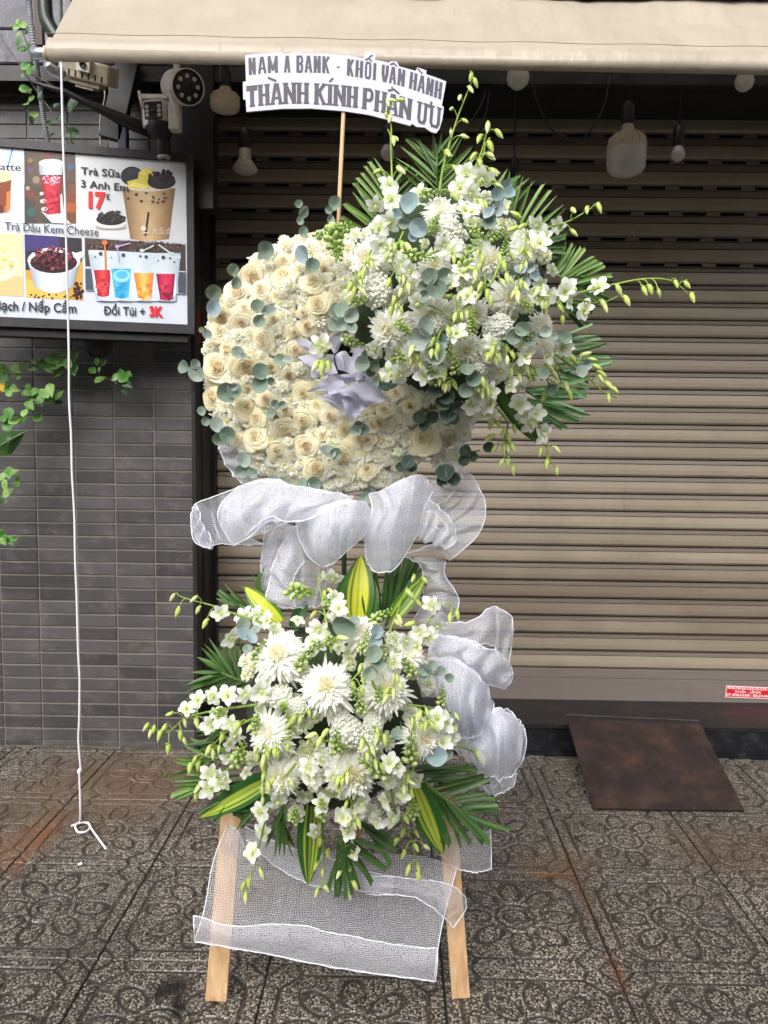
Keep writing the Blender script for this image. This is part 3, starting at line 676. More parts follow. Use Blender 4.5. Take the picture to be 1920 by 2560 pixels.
# ================================================================ MENU BOARD
BA = RAD(12); BD = Vector((math.cos(BA), math.sin(BA), 0)); BN = Vector((math.sin(BA), -math.cos(BA), 0))
B0 = P(463, 407, 3.42)
def Bq(x, y, L=0):
    d = ray(*M2(x, y)); o_ = Vector((0, 0, H)); t = (B0-o_).dot(BN)/d.dot(BN); return o_+d*t+BN*(.0005*L)
corner = Bq(1555, 1532); top = Bq(1535, 188); zb0, zt0 = corner.z, top.z
xl = -1.05      # metres along BD from the right edge to the left end
def Bl(s, z, n): q = Vector((corner.x, corner.y, 0))+BD*s+BN*n; return Vector((q.x, q.y, z))
mbd = thing('menu_board', 'drinks menu lightbox with cup photos and prices on tiled wall', 'menu board', Bl(-.5, zb0, 0))
def bbox(s0, s1, z0, z1, n0, n1, mat, name, par=mbd):
    b = MB(); vs = [Bl(s, z, n) for s in (s0, s1) for n in (n0, n1) for z in (z0, z1)]
    b.add(vs, [(0,1,3,2),(4,6,7,5),(0,4,5,1),(2,3,7,6),(0,2,6,4),(1,5,7,3)]); return b.obj(name, mat, par, smooth=False)
M['frame'] = plain('black_frame', '26252a', .45, var=.2, dirt=('4a4548', 10, .4))
bbox(xl, .03, zb0-.035, zt0+.03, -.10, -.004, M['frame'], 'case')
bbox(xl, 0, zb0, zt0, -.0035, -.0005, plain('white_acrylic', 'ccd2dc', .35, var=.03, scale=6, dirt=('a8adb8', 4, .3)), 'panel')
bbox(xl, .03, zt0+.001, zt0+.034, -.0038, .012, M['frame'], 'frame_bar'); bbox(xl, .03, zb0-.04, zb0-.001, -.0038, .012, M['frame'], 'frame_bar')
bbox(.001, .031, zb0-.0005, zt0+.0005, -.0038, .011, M['frame'], 'frame_bar')
bbox(xl, .0, zb0-.075, zb0-.041, -.095, -.01, M['black'], 'board_shade_strip')  # black strip standing in for the shadow below the board
def mixc3(a, b, t): return tuple(x*(1-t)+y*t for x, y in zip(a, b))
def pnl(name, items, L0=1):
    b = MB()
    for k, it in enumerate(items):
        L = L0+k*.05
        if it[0] == 'p': b.quad([Bq(x, y, L) for x, y in it[2]], lin(it[1]))
        elif it[0] == 'e':
            cx, cy, rx, ry = it[2]; n = 20 if rx > 15 else 8; b.quad([Bq(cx+rx*math.cos(2*PI*q/n), cy-ry*math.sin(2*PI*q/n), L) for q in range(n)], lin(it[1]))
        elif it[0] == 'g':      # shaded shape: colour stops across, top edge to bottom edge
            stops, (xa, xb, ya), (xc, xd, yc), nz_ = it[1], it[2], it[3], it[4]
            n_, m_ = 14, 10; rows = []; cols = []
            for i in range(m_+1):
                v = i/m_; rr = []
                for j in range(n_+1):
                    u = j/n_; x = (xa+(xb-xa)*u)*(1-v)+(xc+(xd-xc)*u)*v; y = ya+(yc-ya)*v+ (it[5]*4*u*(1-u)*v if len(it) > 5 else 0); rr.append(Bq(x, y, L))
                    q = u*(len(stops)-1); k0 = min(int(q), len(stops)-2); c_ = mixc3(lin(stops[k0]), lin(stops[k0+1]), q-k0); f_ = 1+rnd.uniform(-nz_, nz_); cols.append(tuple(min(1, a*f_) for a in c_))
                rows.append(rr)
            b.grid(rows, cols)
        elif it[0] == 't': put_text(b, it[2], Bq, *it[3], it[4], it[1], L)
        elif it[0] == 'l':
            (x0, y0), (x1, y1), wd = it[2]; dx, dy = x1-x0, y1-y0; l_ = math.hypot(dx, dy); nx, ny = -dy/l_*wd/2, dx/l_*wd/2
            b.quad([Bq(x, y, L) for x, y in ((x0+nx, y0+ny), (x0-nx, y0-ny), (x1-nx, y1-ny), (x1+nx, y1+ny))], lin(it[1]))
    # faces towards the viewer
    return b.obj(name, M['print'], mbd, smooth=False)
rnd = random.Random(3)
XL = -290
def jig(cx, cy, rx, ry, n, cols, r0=8, r1=16):
    out = []
    for _ in range(n):
        a = rnd.uniform(0, 2*PI); q = math.sqrt(rnd.random()); out.append(('e', rnd.choice(cols), (cx+rx*q*math.cos(a), cy+ry*q*math.sin(a), rnd.uniform(r0, r1), rnd.uniform(r0, r1)*.85)))
    return out
pnl('latte_print', [('p', 'dfe6ee', [(XL, 30), (XL, 660), (195, 690), (195, 75)]), ('l', '3a96c8', ((105, 70), (60, 250), 14)), ('g', ['6a3014', 'a85c2a', 'd89a5a', '8a4420', '4a1c0c', '9a5428', 'd8a878'], (-200, 100, 320), (-180, 78, 620), .12),
    ('p', '5a2412', [(-150, 390), (-150, 620), (30, 600), (20, 380)]), ('p', '7e3a1a', [(-60, 360), (-40, 520), (70, 560), (95, 330)]), ('p', '48180c', [(-190, 380), (-180, 560), (-20, 500), (-40, 370)]), ('p', 'c8743a', [(55, 430), (50, 590), (85, 580), (92, 420)]), ('p', 'e8d9a4', [(-200, 260), (-200, 350), (-40, 360), (40, 345), (98, 330), (98, 260)]), ('p', 'c9ccd0', [(-220, 640), (-100, 665), (40, 640), (170, 620), (165, 590), (80, 600)]),
    ('t', '2a2e36', 'atte', (0, 250, 175, 258), 62)])
pnl('strawberry_tea_print', [('g', ['4a4038', '5e5040', '6a5544', '54483c', '5a4a44'], (200, 622, 76), (205, 630, 380), .18), ('g', ['2c3c40', '5a4638', '38484c', '6a4a38', '7a4a30'], (202, 630, 370), (205, 632, 692), .22)] +
    [('e', c, (x, y, r, r)) for c, x, y, r in (('8a6a3a', 250, 170, 22), ('4a5a8a', 590, 220, 30), ('6a4a6a', 255, 250, 26), ('7a3a2a', 250, 450, 40), ('a8552a', 590, 560, 45), ('2f5a56', 260, 600, 40), ('93806a', 300, 330, 30), ('8d3a24', 600, 480, 30), ('b09a78', 230, 400, 18))] +
    [('g', ['8a1224', 'c01e34', 'd83a4c', 'cc2238', 'b81a30', '7a0e20'], (335, 517, 285), (378, 498, 612), .06)] + jig(428, 330, 75, 45, 70, ['e8b8cc', 'd8668a', 'c03058', 'f0d8e0'], 5, 10) + jig(435, 480, 60, 80, 25, ['b81a30', 'd23048'], 10, 22) +
    [('g', ['9aa8b2', 'c4d2da', 'dfe8ee', 'd4dfe6', 'aab8c2'], (322, 524, 195), (332, 518, 292), .05), ('e', 'd6e0e6', (424, 192, 100, 34)), ('e', 'b03038', (400, 140, 18, 12)), ('l', 'b03038', ((400, 110), (400, 150), 14)), ('p', 'd9cfd2', [(340, 590), (430, 690), (590, 697), (540, 640), (515, 445), (500, 460), (505, 610), (400, 620)]), ('e', 'd8c4c4', (347, 447, 18, 16)), ('e', 'd8c4c4', (360, 510, 28, 18)), ('e', 'd8c4c4', (370, 575, 28, 18)), ('e', 'a83a48', (372, 512, 12, 9)), ('e', 'a83a48', (380, 576, 12, 9))])
pnl('milk_tea_print', [('p', 'cdd0d4', [(628, 110), (634, 800), (1552, 860), (1535, 188)]), ('g', ['7c6244', 'a88860', 'c0a27a', 'c4a880', 'b8986c', '9a7a52', '7a5e40'], (1012, 1455, 400), (1082, 1402, 822), .05, 14), ('e', 'd8cfc0', (1232, 365, 232, 62)), ('e', '2a2a34', (1095, 300, 95, 80)), ('e', '3a3c4a', (1110, 260, 60, 30)), ('p', 'd3c450', [(1055, 345), (1070, 400), (1240, 410), (1260, 330), (1290, 260), (1210, 225), (1150, 270), (1145, 320)]), ('p', 'e6d86a', [(1150, 270), (1190, 300), (1260, 260), (1210, 228)]), ('p', 'e6d878', [(1060, 380), (1110, 350), (1230, 380), (1200, 408)]), ('e', '1c1418', (1340, 345, 118, 65))] + jig(1340, 320, 105, 70, 60, ['120c10', '2a1f24', '3a2c30', '1a1216'], 14, 22) +
    jig(1220, 480, 200, 50, 16, ['4a2f22', '3a2418', '6a4630'], 8, 15) + [('l', '140f10', ((1232, 600), (1205, 795), 14)), ('e', 'dfd5c4', (1190, 735, 22, 22)), ('l', 'dfd5c4', ((1170, 780), (1240, 765), 8)), ('t', 'd8ccb8', '大众点', (1260, 780, 1420, 783), 46),
    ('e', 'a8a49e', (920, 725, 128, 20)), ('e', 'd4d4d2', (920, 695, 128, 38)), ('e', '20181a', (920, 660, 122, 50))] + jig(925, 640, 110, 50, 60, ['120d0f', '2c2224', '463a3a', '1a1214'], 10, 16) + [('t', '1f2430', 'Trà Sữa', (672, 285, 998, 312), 62), ('t', '1f2430', '3 Anh Em', (672, 392, 1066, 428), 62), ('t', 'd2202a', '17', (735, 560, 880, 570), 132), ('t', '1a1a1a', 'K', (885, 498, 918, 502), 52)])
pnl('drink_name_print', [('t', '2c3038', 'Trà Dâu Kem Cheese', (42, 748, 818, 798), 72)], 10)
pnl('drink_name_print', [('t', '2a2e3a', 'lạch / Nếp Cẩm', (-5, 1410, 636, 1435), 78)], 10)
pnl('drink_name_print', [('t', '2a2e3a', 'Dổi Túi +', (866, 1448, 1205, 1460), 72), ('l', '2a2e3a', ((860, 1415), (893, 1416), 9)), ('t', 'd2202a', '3K', (1240, 1462, 1355, 1468), 84)], 10)
pnl('sweet_soup_print', [('p', 'dccaa0', [(XL, 770), (XL, 1275), (195, 1298), (190, 780)]), ('p', 'e0b884', [(XL, 1110), (XL, 1275), (195, 1298), (192, 1135)]), ('e', 'e9e4c0', (0, 1040, 150, 130)), ('e', 'd8d29a', (0, 1020, 125, 95))] + jig(-10, 1010, 120, 85, 40, ['ece6bc', 'd9c878', 'f0ecd6', 'c9b460'], 14, 30))
pnl('black_rice_print', [('p', '2a2430', [(203, 782), (218, 1305), (690, 1330), (678, 815)]), ('p', '3a2f6e', [(204, 785), (207, 920), (500, 900), (480, 800)]), ('p', 'c9983c', [(212, 1080), (218, 1305), (690, 1330), (684, 1000), (600, 1080)]), ('p', 'dcb458', [(214, 1150), (218, 1305), (560, 1322), (540, 1250)])] + jig(650, 1250, 40, 70, 30, ['2a1418', '4a1f1c', '3a1a12'], 10, 18) + jig(430, 1295, 210, 18, 16, ['3a2418', '4a3010'], 7, 12) +
    [('g', ['9aa2b0', 'c6ccd6', 'dde2ea', 'd6dbe4', 'bcc4d0', '8a92a2'], (228, 668, 995), (285, 610, 1215), .04, 55), ('e', 'd9dee6', (448, 1000, 220, 108)), ('p', 'd9dee6', [(620, 940), (700, 920), (700, 960), (650, 1000)]), ('e', '2e1016', (446, 1018, 196, 88))] + jig(446, 980, 185, 95, 150, ['3a0e18', '5e1826', '8a2f42', '1e0a10', 'a04a5a', '4a1420'], 8, 17))
pp = [('p', '4a3a36', [(702, 812), (712, 1250), (1545, 1282), (1538, 868)])] + jig(1120, 880, 400, 42, 170, ['2a1c1c', '6a5048', '8a6a5a', '3a2a2a'], 5, 10)
pp += [('p', 'b8c4d0', [(706, 1050), (712, 1250), (1545, 1282), (1540, 1090)]), ('p', '46525e', [(708, 1070), (712, 1245), (780, 1250), (760, 1070)]), ('p', '4a5058', [(1475, 1095), (1478, 1275), (1543, 1280), (1540, 1100)]), ('g', ['a8b8c6', 'ccd8e2', 'bccad6', 'd0dce6', 'c0ced8', 'd2dce4', 'aab8c4'], (735, 1500, 940), (800, 1460, 1338), .04), ('p', 'c8d4de', [(735, 918), (738, 950), (1500, 985), (1500, 962), (1440, 948), (760, 913)])]
for cols, xs in ((('c02838', '9a1a2c', 'd84a4a'), (778, 925, 1080, 1305)), (('2f9fd0', '58b8dc', '1f86bc'), (920, 1090, 1070, 1318)), (('e0a040', 'd8783a', 'e8c470'), (1110, 1278, 1105, 1322)), (('c41f58', '7a1434', 'd63a4a'), (1295, 1455, 1112, 1335))):
    x0, x1, y0, y1 = xs
    pp += [('p', 'd6e0e8', [(x0-8, y0), (x0+12, y1-50), (x0+60, y1+8), (x1-40, y1+8), (x1+5, y1-50), (x1+8, y0)]), ('g', [cols[1], cols[0], cols[2], cols[0], cols[1]], (x0, x1, y0), (x0+34, x1-20, y1-14), .12, 14)] + jig((x0+x1)/2, (y0+y1)/2+40, (x1-x0)*.36, 70, 14, cols, 12, 26)
pp += [('e', '7fd0e4', (1012, 1130, 75, 55)), ('e', 'a8e0ee', (1012, 1128, 60, 42)), ('e', '4fb4d8', (1012, 1122, 50, 34))]
for x, y, r in ((836, 946, 16), (1024, 957, 16), (1213, 972, 15), (1355, 977, 16), (790, 973, 7), (925, 978, 6), (1165, 967, 10), (1312, 1003, 7), (1447, 1015, 8), (1412, 983, 9)): pp += [('e', '3a4450', (x, y, r, r))]
pp += [('l', 'd8742a', ((872, 870), (880, 1080), 14)), ('e', 'd8742a', (870, 855, 24, 20)), ('l', 'b8a0d0', ((975, 880), (990, 1020), 10)), ('e', 'b8a0d0', (975, 885, 20, 14)), ('l', 'b8a0d0', ((980, 885), (1078, 860), 12)), ('e', 'c8ccd4', (1180, 920, 20, 14)), ('l', 'c8ccd4', ((1190, 920), (1278, 878), 12)), ('l', 'd4d4d8', ((1315, 870), (1420, 945), 12)), ('e', 'c8ccd4', (1428, 945, 20, 12))]
for x0, x1 in ((830, 960), (980, 1090), (1140, 1250), (1310, 1440)): pp += [('l', '9aa6b2', ((x0, 1335), (x1, 1340), 6))]
pnl('pouch_drinks_print', pp)
# dark bag hanging under the board
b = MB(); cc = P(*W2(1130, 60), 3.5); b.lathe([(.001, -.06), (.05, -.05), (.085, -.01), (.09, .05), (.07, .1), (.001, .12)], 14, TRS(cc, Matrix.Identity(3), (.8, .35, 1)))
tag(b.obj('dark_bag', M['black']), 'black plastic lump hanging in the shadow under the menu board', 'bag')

# ================================================================ STEEL RAMP AND LITTER
rt = thing('steel_ramp_plate', 'rusty brown steel ramp plate leaning from step to pavement', 'ramp', (1.15, 3.3, 0))
zt = .178
TLc, TRc = P(1417, 1797, 3.6), P(1752, 1812, 3.6)
BLc, BRc = G(1484, 2021, .012), G(1862, 2026, .012)
e1 = TRc-TLc; nrm = (BLc-TLc).cross(e1).normalized(); nrm = nrm if nrm.z > 0 else -nrm
b = MB(); N = 14
rows = [[TLc.lerp(TRc, j/N).lerp(BLc.lerp(BRc, j/N), i/N)+nrm*(.0025*math.sin(j*.7)*math.sin(i*.5)) for j in range(N+1)] for i in range(N+1)]
b.grid(rows); b.grid([[p-nrm*.006 for p in r] for r in rows])
edge = [rows[0][j] for j in range(N+1)]+[rows[i][N] for i in range(1, N+1)]+[rows[N][j] for j in range(N-1, -1, -1)]+[rows[i][0] for i in range(N-1, 0, -1)]
b.grid([edge, [p-nrm*.006 for p in edge]], close=True); b.obj('plate', M['rust'], rt, smooth=False)
b = MB()
for k in range(26):
    u0, u1 = k/26+.004, (k+1)/26-.012; up = (TLc-BLc).normalized()
    h0 = .022 if k % 3 else .03
    b.add([TLc.lerp(TRc, u0)+nrm*.001, TLc.lerp(TRc, u1)+nrm*.001, TLc.lerp(TRc, u1)+up*h0+nrm*.004, TLc.lerp(TRc, u0)+up*h0+nrm*.004], [(0, 1, 2, 3)])
b.tube([TLc+up*.024+nrm*.004, TRc+up*.024+nrm*.004], .004, 5); b.obj('toothed_edge', M['blackm'], rt, smooth=False)
# litter
def leaf_litter(px, py, sc, ang, mat, name, label, cat):
    c = G(px, py, .004); b = MB(); rows = []
    for i in range(7):
        u = i/6; wv = math.sin(PI*u)*.32+.03; rows.append([c+Vector((math.cos(ang)*(u-.5)-math.sin(ang)*wv*s, math.sin(ang)*(u-.5)+math.cos(ang)*wv*s, .25*abs(s)*wv+.12*math.sin(u*4)+.1))*sc for s in (-1, 0, 1)])
    b.v = []; b.grid([[c+(p-c*sc)*1 if False else p for p in r] for r in rows])
    b.v = [tuple(c+(Vector(v)-c*sc)) for v in b.v]
    tag(b.obj(name, mat), label, cat)
leaf_litter(*F5(1035, 325), .035, 1.7, plain('dry_leaf', '1c1310', .8), 'dry_leaf', 'tiny dark dry leaf curled on the pavement near the wall', 'leaf')
leaf_litter(*F6(800, 1522), .028, .2, plain('blue_scrap', '7fb0e0', .5), 'blue_scrap', 'tiny blue plastic scrap lying on the pavement at right', 'litter')
leaf_litter(*F5(150, 1560), .02, .3, plain('orange_scrap', 'a8672a', .7), 'orange_scrap', 'tiny orange leaf scrap on the pavement at far left', 'litter')
leaf_litter(*F5(1075, 2000), .075, 1.3, plain('wet_leaf', '120d0b', .6), 'wet_leaf', 'black wet leaf lying on the pavement left of the easel foot', 'leaf')
b = MB(); c = G(*F5(585, 1048), .004); b.lathe([(.001, .006), (.006, .004), (.008, 0)], 8, Matrix.Translation(c)); tag(b.obj('pebble', M['whitev']), 'tiny white pebble lying in the paver joint at left', 'pebble')

# ================================================================ VINES
def vine_leaf_mesh(tip, c1, c2, wd=.62):
    b = MB(); rows = []; cols = []; n = 7
    for i in range(n+1):
        u = i/n; wv = wd*.5*(math.sin(PI*u**.75)**.8 if 0 < u < 1 else 0); rr = []
        for s in (-1, -.5, 0, .5, 1):
            rr.append(Vector((s*wv, u, .16*abs(s)*wv*2-.18*u*u+.03*math.sin(6*u+s*2)))); cols.append(tuple(a*(1-abs(s)*.25)+d*abs(s)*.25 for a, d in zip(lin(c1), lin(c2))))
        rows.append(rr)
    b.grid(rows, cols); return b.mesh('vine_leaf', M['leaf'])
VL = [vine_leaf_mesh(1, '5c8a3c', '84ac5a'), vine_leaf_mesh(1, '4c7c34', '6a9a48', .72), vine_leaf_mesh(1, '7ca356', 'a8bc74', .6)]
VD = vine_leaf_mesh(1, '24401c', '33592a', .6); VY = vine_leaf_mesh(1, 'd8b020', 'e8cc30', .7)
def vine(name, label, stems, leaves, fn, Y, size):
    base = P(*fn(*stems[0][0]), Y); t = thing(name, label, 'vine', base)
    b = MB()
    for s_ in stems: b.tube(crom([P(*fn(*q), Y+random.uniform(-.02, .02)) for q in s_], 20), .0022, 5, col=lin('6a5a48'))
    b.obj('stem', M['leaf'], t)
    for lf in leaves:
        x, y = lf[:2]; me = lf[3] if len(lf) > 3 and lf[3] else random.choice(VL); sc = (lf[2] if len(lf) > 2 and lf[2] else 1)*size*random.uniform(.9, 1.2)
        n = Vector((random.uniform(-.5, .5), -1, random.uniform(0, .9))).normalized()
        a = lf[4] if len(lf) > 4 else random.uniform(0, 2*PI)
        rot = frame(n, a); c = P(*fn(x, y), Y-random.uniform(0, .05)); c -= rot @ Vector((0, .5*sc, 0))
        inst('leaf', me, t, TRS(c, rot, sc))
    return t
d_, y_ = VD, VY
vine('climbing_vine', 'bright green vine spreading over the tiled wall below the menu board', [[(-60, 480), (40, 420), (180, 340), (380, 295), (560, 280), (720, 240), (860, 220)], [(-60, 560), (60, 550), (160, 560)]],
    [(40, 330), (30, 390), (60, 430), (60, 470), (170, 290), (180, 340), (210, 405, .9), (280, 300), (385, 335), (380, 240, .7), (500, 270), (520, 320), (620, 225, 1.6), (620, 285, 1.5), (560, 330, 1.1), (670, 355, 1.3), (725, 155, .9), (780, 260, 1.1), (855, 200, 1.2), (850, 340, 1.1), (700, 250, 1.2), (25, 540, 1, y_), (100, 610), (160, 555), (90, 560)], W2, 3.5, .052)
vine('climbing_vine', 'second vine below the first, reaching toward the white rope', [[(-60, 900), (100, 890), (250, 850), (390, 800), (440, 690), (560, 620), (680, 640)]],
    [(330, 565, .9), (300, 615, .9), (420, 660, 1.2), (500, 605, 1.4), (580, 570, 1.3), (600, 660, 1.5), (680, 630, 1.3), (340, 750, 1.1), (440, 740, .9, d_), (680, 720, .9, d_), (100, 860, 1.3), (30, 900), (285, 830, 1.1), (250, 910, 1.2), (170, 930), (440, 890, 1.1), (90, 980, 1.1), (390, 600, 1.1), (480, 660, 1.1)], W2, 3.5, .052)
vine('climbing_vine', 'thin vine dangling under the right half of the menu board', [[(1105, 60), (1120, 200), (1140, 340), (1165, 430), (1280, 455), (1340, 450), (1420, 420)]],
    [(1150, 135, .8, d_), (1115, 250, .7), (1185, 262, .8), (1060, 345, 1), (1140, 345, .5), (1150, 455, 1.2), (1330, 430, 1.1), (1395, 375, 1.1), (1425, 430, 1.2), (1475, 390, 1), (1320, 490, .6, d_), (1465, 510, 1.2, d_), (1440, 590, 1.3, d_)], W2, 3.52, .048)
vine('climbing_vine', 'leafy vine tip at the left frame edge below the big dark leaf', [[(-80, 1700), (20, 1640), (90, 1570), (160, 1540)]],
    [(40, 1565), (90, 1500, .9), (160, 1520, 1), (200, 1620, 1.3), (60, 1680, 1.2), (85, 1760, 1.4), (20, 1850, 1.1, d_), (120, 1550, 1)], W2, 3.45, .052)
vine('climbing_vine', 'small sparse vine tip low on the tiled wall at the left edge', [[(-50, 2260), (40, 2290), (150, 2310)]], [(20, 2230), (60, 2280, .9), (120, 2310, 1), (30, 2320, .8), (160, 2290, .7)], W2, 3.5, .045)
t = thing('broad_leaf_plant', 'single large dark green drooping leaf at the left frame edge', 'plant', P(*W2(-60, 1150), 3.35))
bl = MB(); rows = []; cols = []
for i in range(13):
    u = i/12; cx, cy = -120+410*u, 1230-190*u*u*.95; wv = 175*math.sin(PI*u**.8)**.8*(1-u*.35) if 0 < u < 1 else 0
    for s in (-1, -.6, -.2, .2, .6, 1): cols.append(lin('2a4a22') if s < .3 else lin('4f8038'))
    rows.append([P(*W2(cx+60*s*wv/175, cy+wv*s*.85), 3.35+.05*abs(s)+.02*math.sin(u*9+s)) for s in (-1, -.6, -.2, .2, .6, 1)])
bl.grid(rows, cols); bl.obj('blade', M['leaf'], t)
bl = MB(); bl.tube([P(*W2(-200, 1330), 3.37), P(*W2(0, 1215), 3.345), P(*W2(200, 1100), 3.345), P(*W2(320, 1045), 3.35)], [.003, .0025, .002, .001], 5, col=lin('7a9a5a')); bl.obj('midrib', M['leaf'], t)
vine('ivy_vine', 'twiggy ivy climbing the conduit beside the awning end', [[(-40, 440), (0, 500), (330, 980), (480, 1220), (650, 1450), (850, 1770), (1040, 2020)], [(300, 380), (370, 620), (430, 800), (440, 960)], [(330, 980), (430, 1030), (600, 1110), (860, 1270)]],
    [(250, 300, 1, VL[2]), (310, 340, 1, VL[2]), (230, 370, .9, VL[2]), (390, 430), (270, 460, .8, VL[2]), (270, 580, .9), (300, 680, .9), (420, 640, 1.1), (350, 910, 1.2), (420, 960, 1.2), (310, 1045, .6), (350, 1230, 1.1), (390, 1270, .8, d_), (370, 1420, 1.2), (430, 1370, .8), (470, 1570, 1.3), (440, 1660, .8, d_), (560, 1320, 1.1, d_), (660, 1700, 1.2, d_), (750, 1040, 1.2, d_), (790, 1450, 1, d_), (1020, 1800, 1.4, d_), (960, 1860, 1.1, d_), (1080, 1850, 1, d_), (500, 1960, .9, d_), (840, 1630, .9, d_), (1000, 1450, 1.6, d_), (720, 1860, .7, d_)], W1, 3.42, .043)

# ================================================================ FLOWER MESHES
def mixl(a, b, t): return tuple(x*(1-t)+y*t for x, y in zip(a, b))
def rose_mesh(seed, inner, outer, opened=1.0):
    r = random.Random(seed); b = MB(); n = 34
    ci, co = lin(inner), lin(outer)
    for i in range(n):
        t = (i+.3)/n; a0 = i*2.39996+r.uniform(-.25, .25)
        if t < .55: rim = .05+.44*(t/.55)**.9
        else: rim = .49+.50*((t-.55)/.45)**1.1
        hw = 1.5-.85*t+.08; top = .60-.50*t**1.15+r.uniform(-.02, .02); curl = (.03+.20*t**1.4)*opened*r.uniform(.8, 1.2); rows = []; cols = []
        base = rim*(.82 if t < .5 else .82-.9*(t-.5)); ph = r.uniform(0, 6)
        for vi in range(7):
            v = vi/6; rr = []
            for ui in range(9):
                u = -1+ui/4; ed = 1-.22*abs(u)**2.5; vv = v*ed
                wall = min(1, vv/.72); cu = max(0, (vv-.72)/.28)
                R_ = base+(rim-base)*wall**1.3+curl*cu*(1+.25*math.sin(u*3+ph)); z = -.3+(top+.3)*wall**.8-curl*.62*cu*cu-.10*t*abs(u)**2*v
                a = a0+u*hw*(1-.12*v)
                rr.append(Vector((R_*math.cos(a), R_*math.sin(a), z)))
                c = mixl(ci, co, min(1, t*1.5)); cols.append(mixl(c, co, .6*v))
            rows.append(rr)
        b.grid(rows, cols)
    b.lathe([(.12, -.1), (.09, .45), (.03, .56), (.001, .55)], 8, col=ci)
    return b.mesh('rose', M['petal'])
ROSE = [rose_mesh(1, 'f0d9a2', 'f9f3d4'), rose_mesh(2, 'f2e0b0', 'f9f4d6', .8), rose_mesh(3, 'f3e5ba', 'faf5dc', 1.15), rose_mesh(4, 'f0d4a0', 'f9f3dc', .9), rose_mesh(5, 'f3dcae', 'faf5de', .45), rose_mesh(6, 'f2deae', 'f9f4d8', 1.05)]
def mum_mesh(seed, n=300, spread=.55, cc='f0e8c4', co='f7f7f0', wd=1.0, core=.36, name='chrysanthemum'):
    """petals laid like scales over a dome, short and inward over the crown, long and reflexed at the rim"""
    r = random.Random(seed); b = MB(); c0, c1 = lin(cc), lin(co)
    for i in range(n):
        t = math.sqrt((i+.5)/n); a = i*2.39996+r.uniform(-.2, .2); th = t*RAD(100)
        p0 = Vector((math.sin(th), 0, math.cos(th)))*core; nrm_ = Vector((math.sin(th), 0, math.cos(th))); tan = Vector((math.cos(th), 0, -math.sin(th)))
        L = (.18+.62*t**2.2)*r.uniform(.7, 1.3)*(1.3 if t > .82 and r.random() < .45 else 1); w_ = (.042+.024*t)*wd
        lean = -.35+1.15*t+r.uniform(-.3, .3); tw = r.uniform(-.25, .25); p = p0.copy(); rows = []; cols = []
        for k in range(5):
            u = k/4; wv = w_*(.65+.6*u if u < .65 else 1.04-(u-.65)*2.3)
            cv = lean+(u-.3)*(-.9+1.5*t)*spread*1.6
            if k: p = p+(nrm_*math.cos(cv)+tan*math.sin(cv))*(L/4)
            rr = []
            for s_ in (-1, 0, 1):
                q = p+Vector((0, s_*wv+tw*u*L*.5, 0))+nrm_*(.5*abs(s_)*wv)
                rr.append(Vector((q.x*math.cos(a)-q.y*math.sin(a), q.x*math.sin(a)+q.y*math.cos(a), (q.z-.12)*.9))); cols.append(mixl(c0, c1, min(1, t*1.7+u*.5)))
            rows.append(rr)
        b.grid(rows, cols)
    b.lathe([(core*.8, -.25), (core, -.12), (core*.86, .08), (core*.5, core*.75-.1), (.001, core*.86-.1)], 14, col=mixl(c0, lin('e6e2b0'), .4))
    return b.mesh(name, M['petal'])
MUM = [mum_mesh(1), mum_mesh(2, 330, .45, 'ece2b8'), mum_mesh(3, 280, .1, 'f6f3e6')]
SMUM = [mum_mesh(5, 80, .5, 'ece8b4', 'f6f5ea', 1.7, .36), mum_mesh(6, 70, .3, 'f0ecc4', 'f6f5ea', 1.9, .38)]
STK = [mum_mesh(8, 26, .9, 'dfe6b8', 'f4f5ea', 4.2, .34, 'stock_blossom'), mum_mesh(9, 22, 1.2, 'd2dd9c', 'eff2da', 4.6, .34, 'stock_blossom')]
def tepal(b, a, L, w_, tilt, curve, c0, c1, n=5):
    ca, sa = math.cos(a), math.sin(a); rows = []; cols = []; x = .06; z = 0
    for i in range(n+1):
        u = i/n; wv = w_*1.12*math.sin(PI*(.10+.84*u))**.6*(1 if u < 1 else .25); an = tilt-curve*u
        if i: x += L/n*math.cos(an); z += L/n*math.sin(an)
        rows.append([Vector((x*ca-s*wv*sa, x*sa+s*wv*ca, z+.2*s*s*wv)) for s in (-1, -.5, 0, .5, 1)])
        cols += [mixl(c0, c1, min(1, u*1.7))]*5
    b.grid(rows, cols)
def orchid_mesh(seed, tilt=.35):
    r = random.Random(seed); b = MB(); g, wv, ww = lin('cfdc98'), lin('f6f8f2'), lin('eef3e2')
    for k, (a, L, w_) in enumerate(((PI/2, .92, .26), (PI/2+2.25, .9, .27), (PI/2-2.25, .9, .27), (.35, 1.0, .34), (PI-.35, 1.0, .34))):
        tepal(b, a+r.uniform(-.1, .1), L, w_, tilt+r.uniform(-.15, .2), .7+r.uniform(-.2, .3), g, wv)
    tepal(b, -PI/2, .62, .26, 1.0, 1.5, lin('b9c75e'), lin('eef0c8')); tepal(b, -PI/2+.6, .3, .14, 1.35, .5, lin('b9c75e'), ww); tepal(b, -PI/2-.6, .3, .14, 1.35, .5, lin('b9c75e'), ww)
    b.lathe([(.09, 0), (.1, .15), (.07, .32), (.001, .36)], 8, col=lin('dfe8b4')); return b.mesh('orchid_bloom', M['petal'])
ORCH = [orchid_mesh(1), orchid_mesh(2, .6), orchid_mesh(3, .15)]
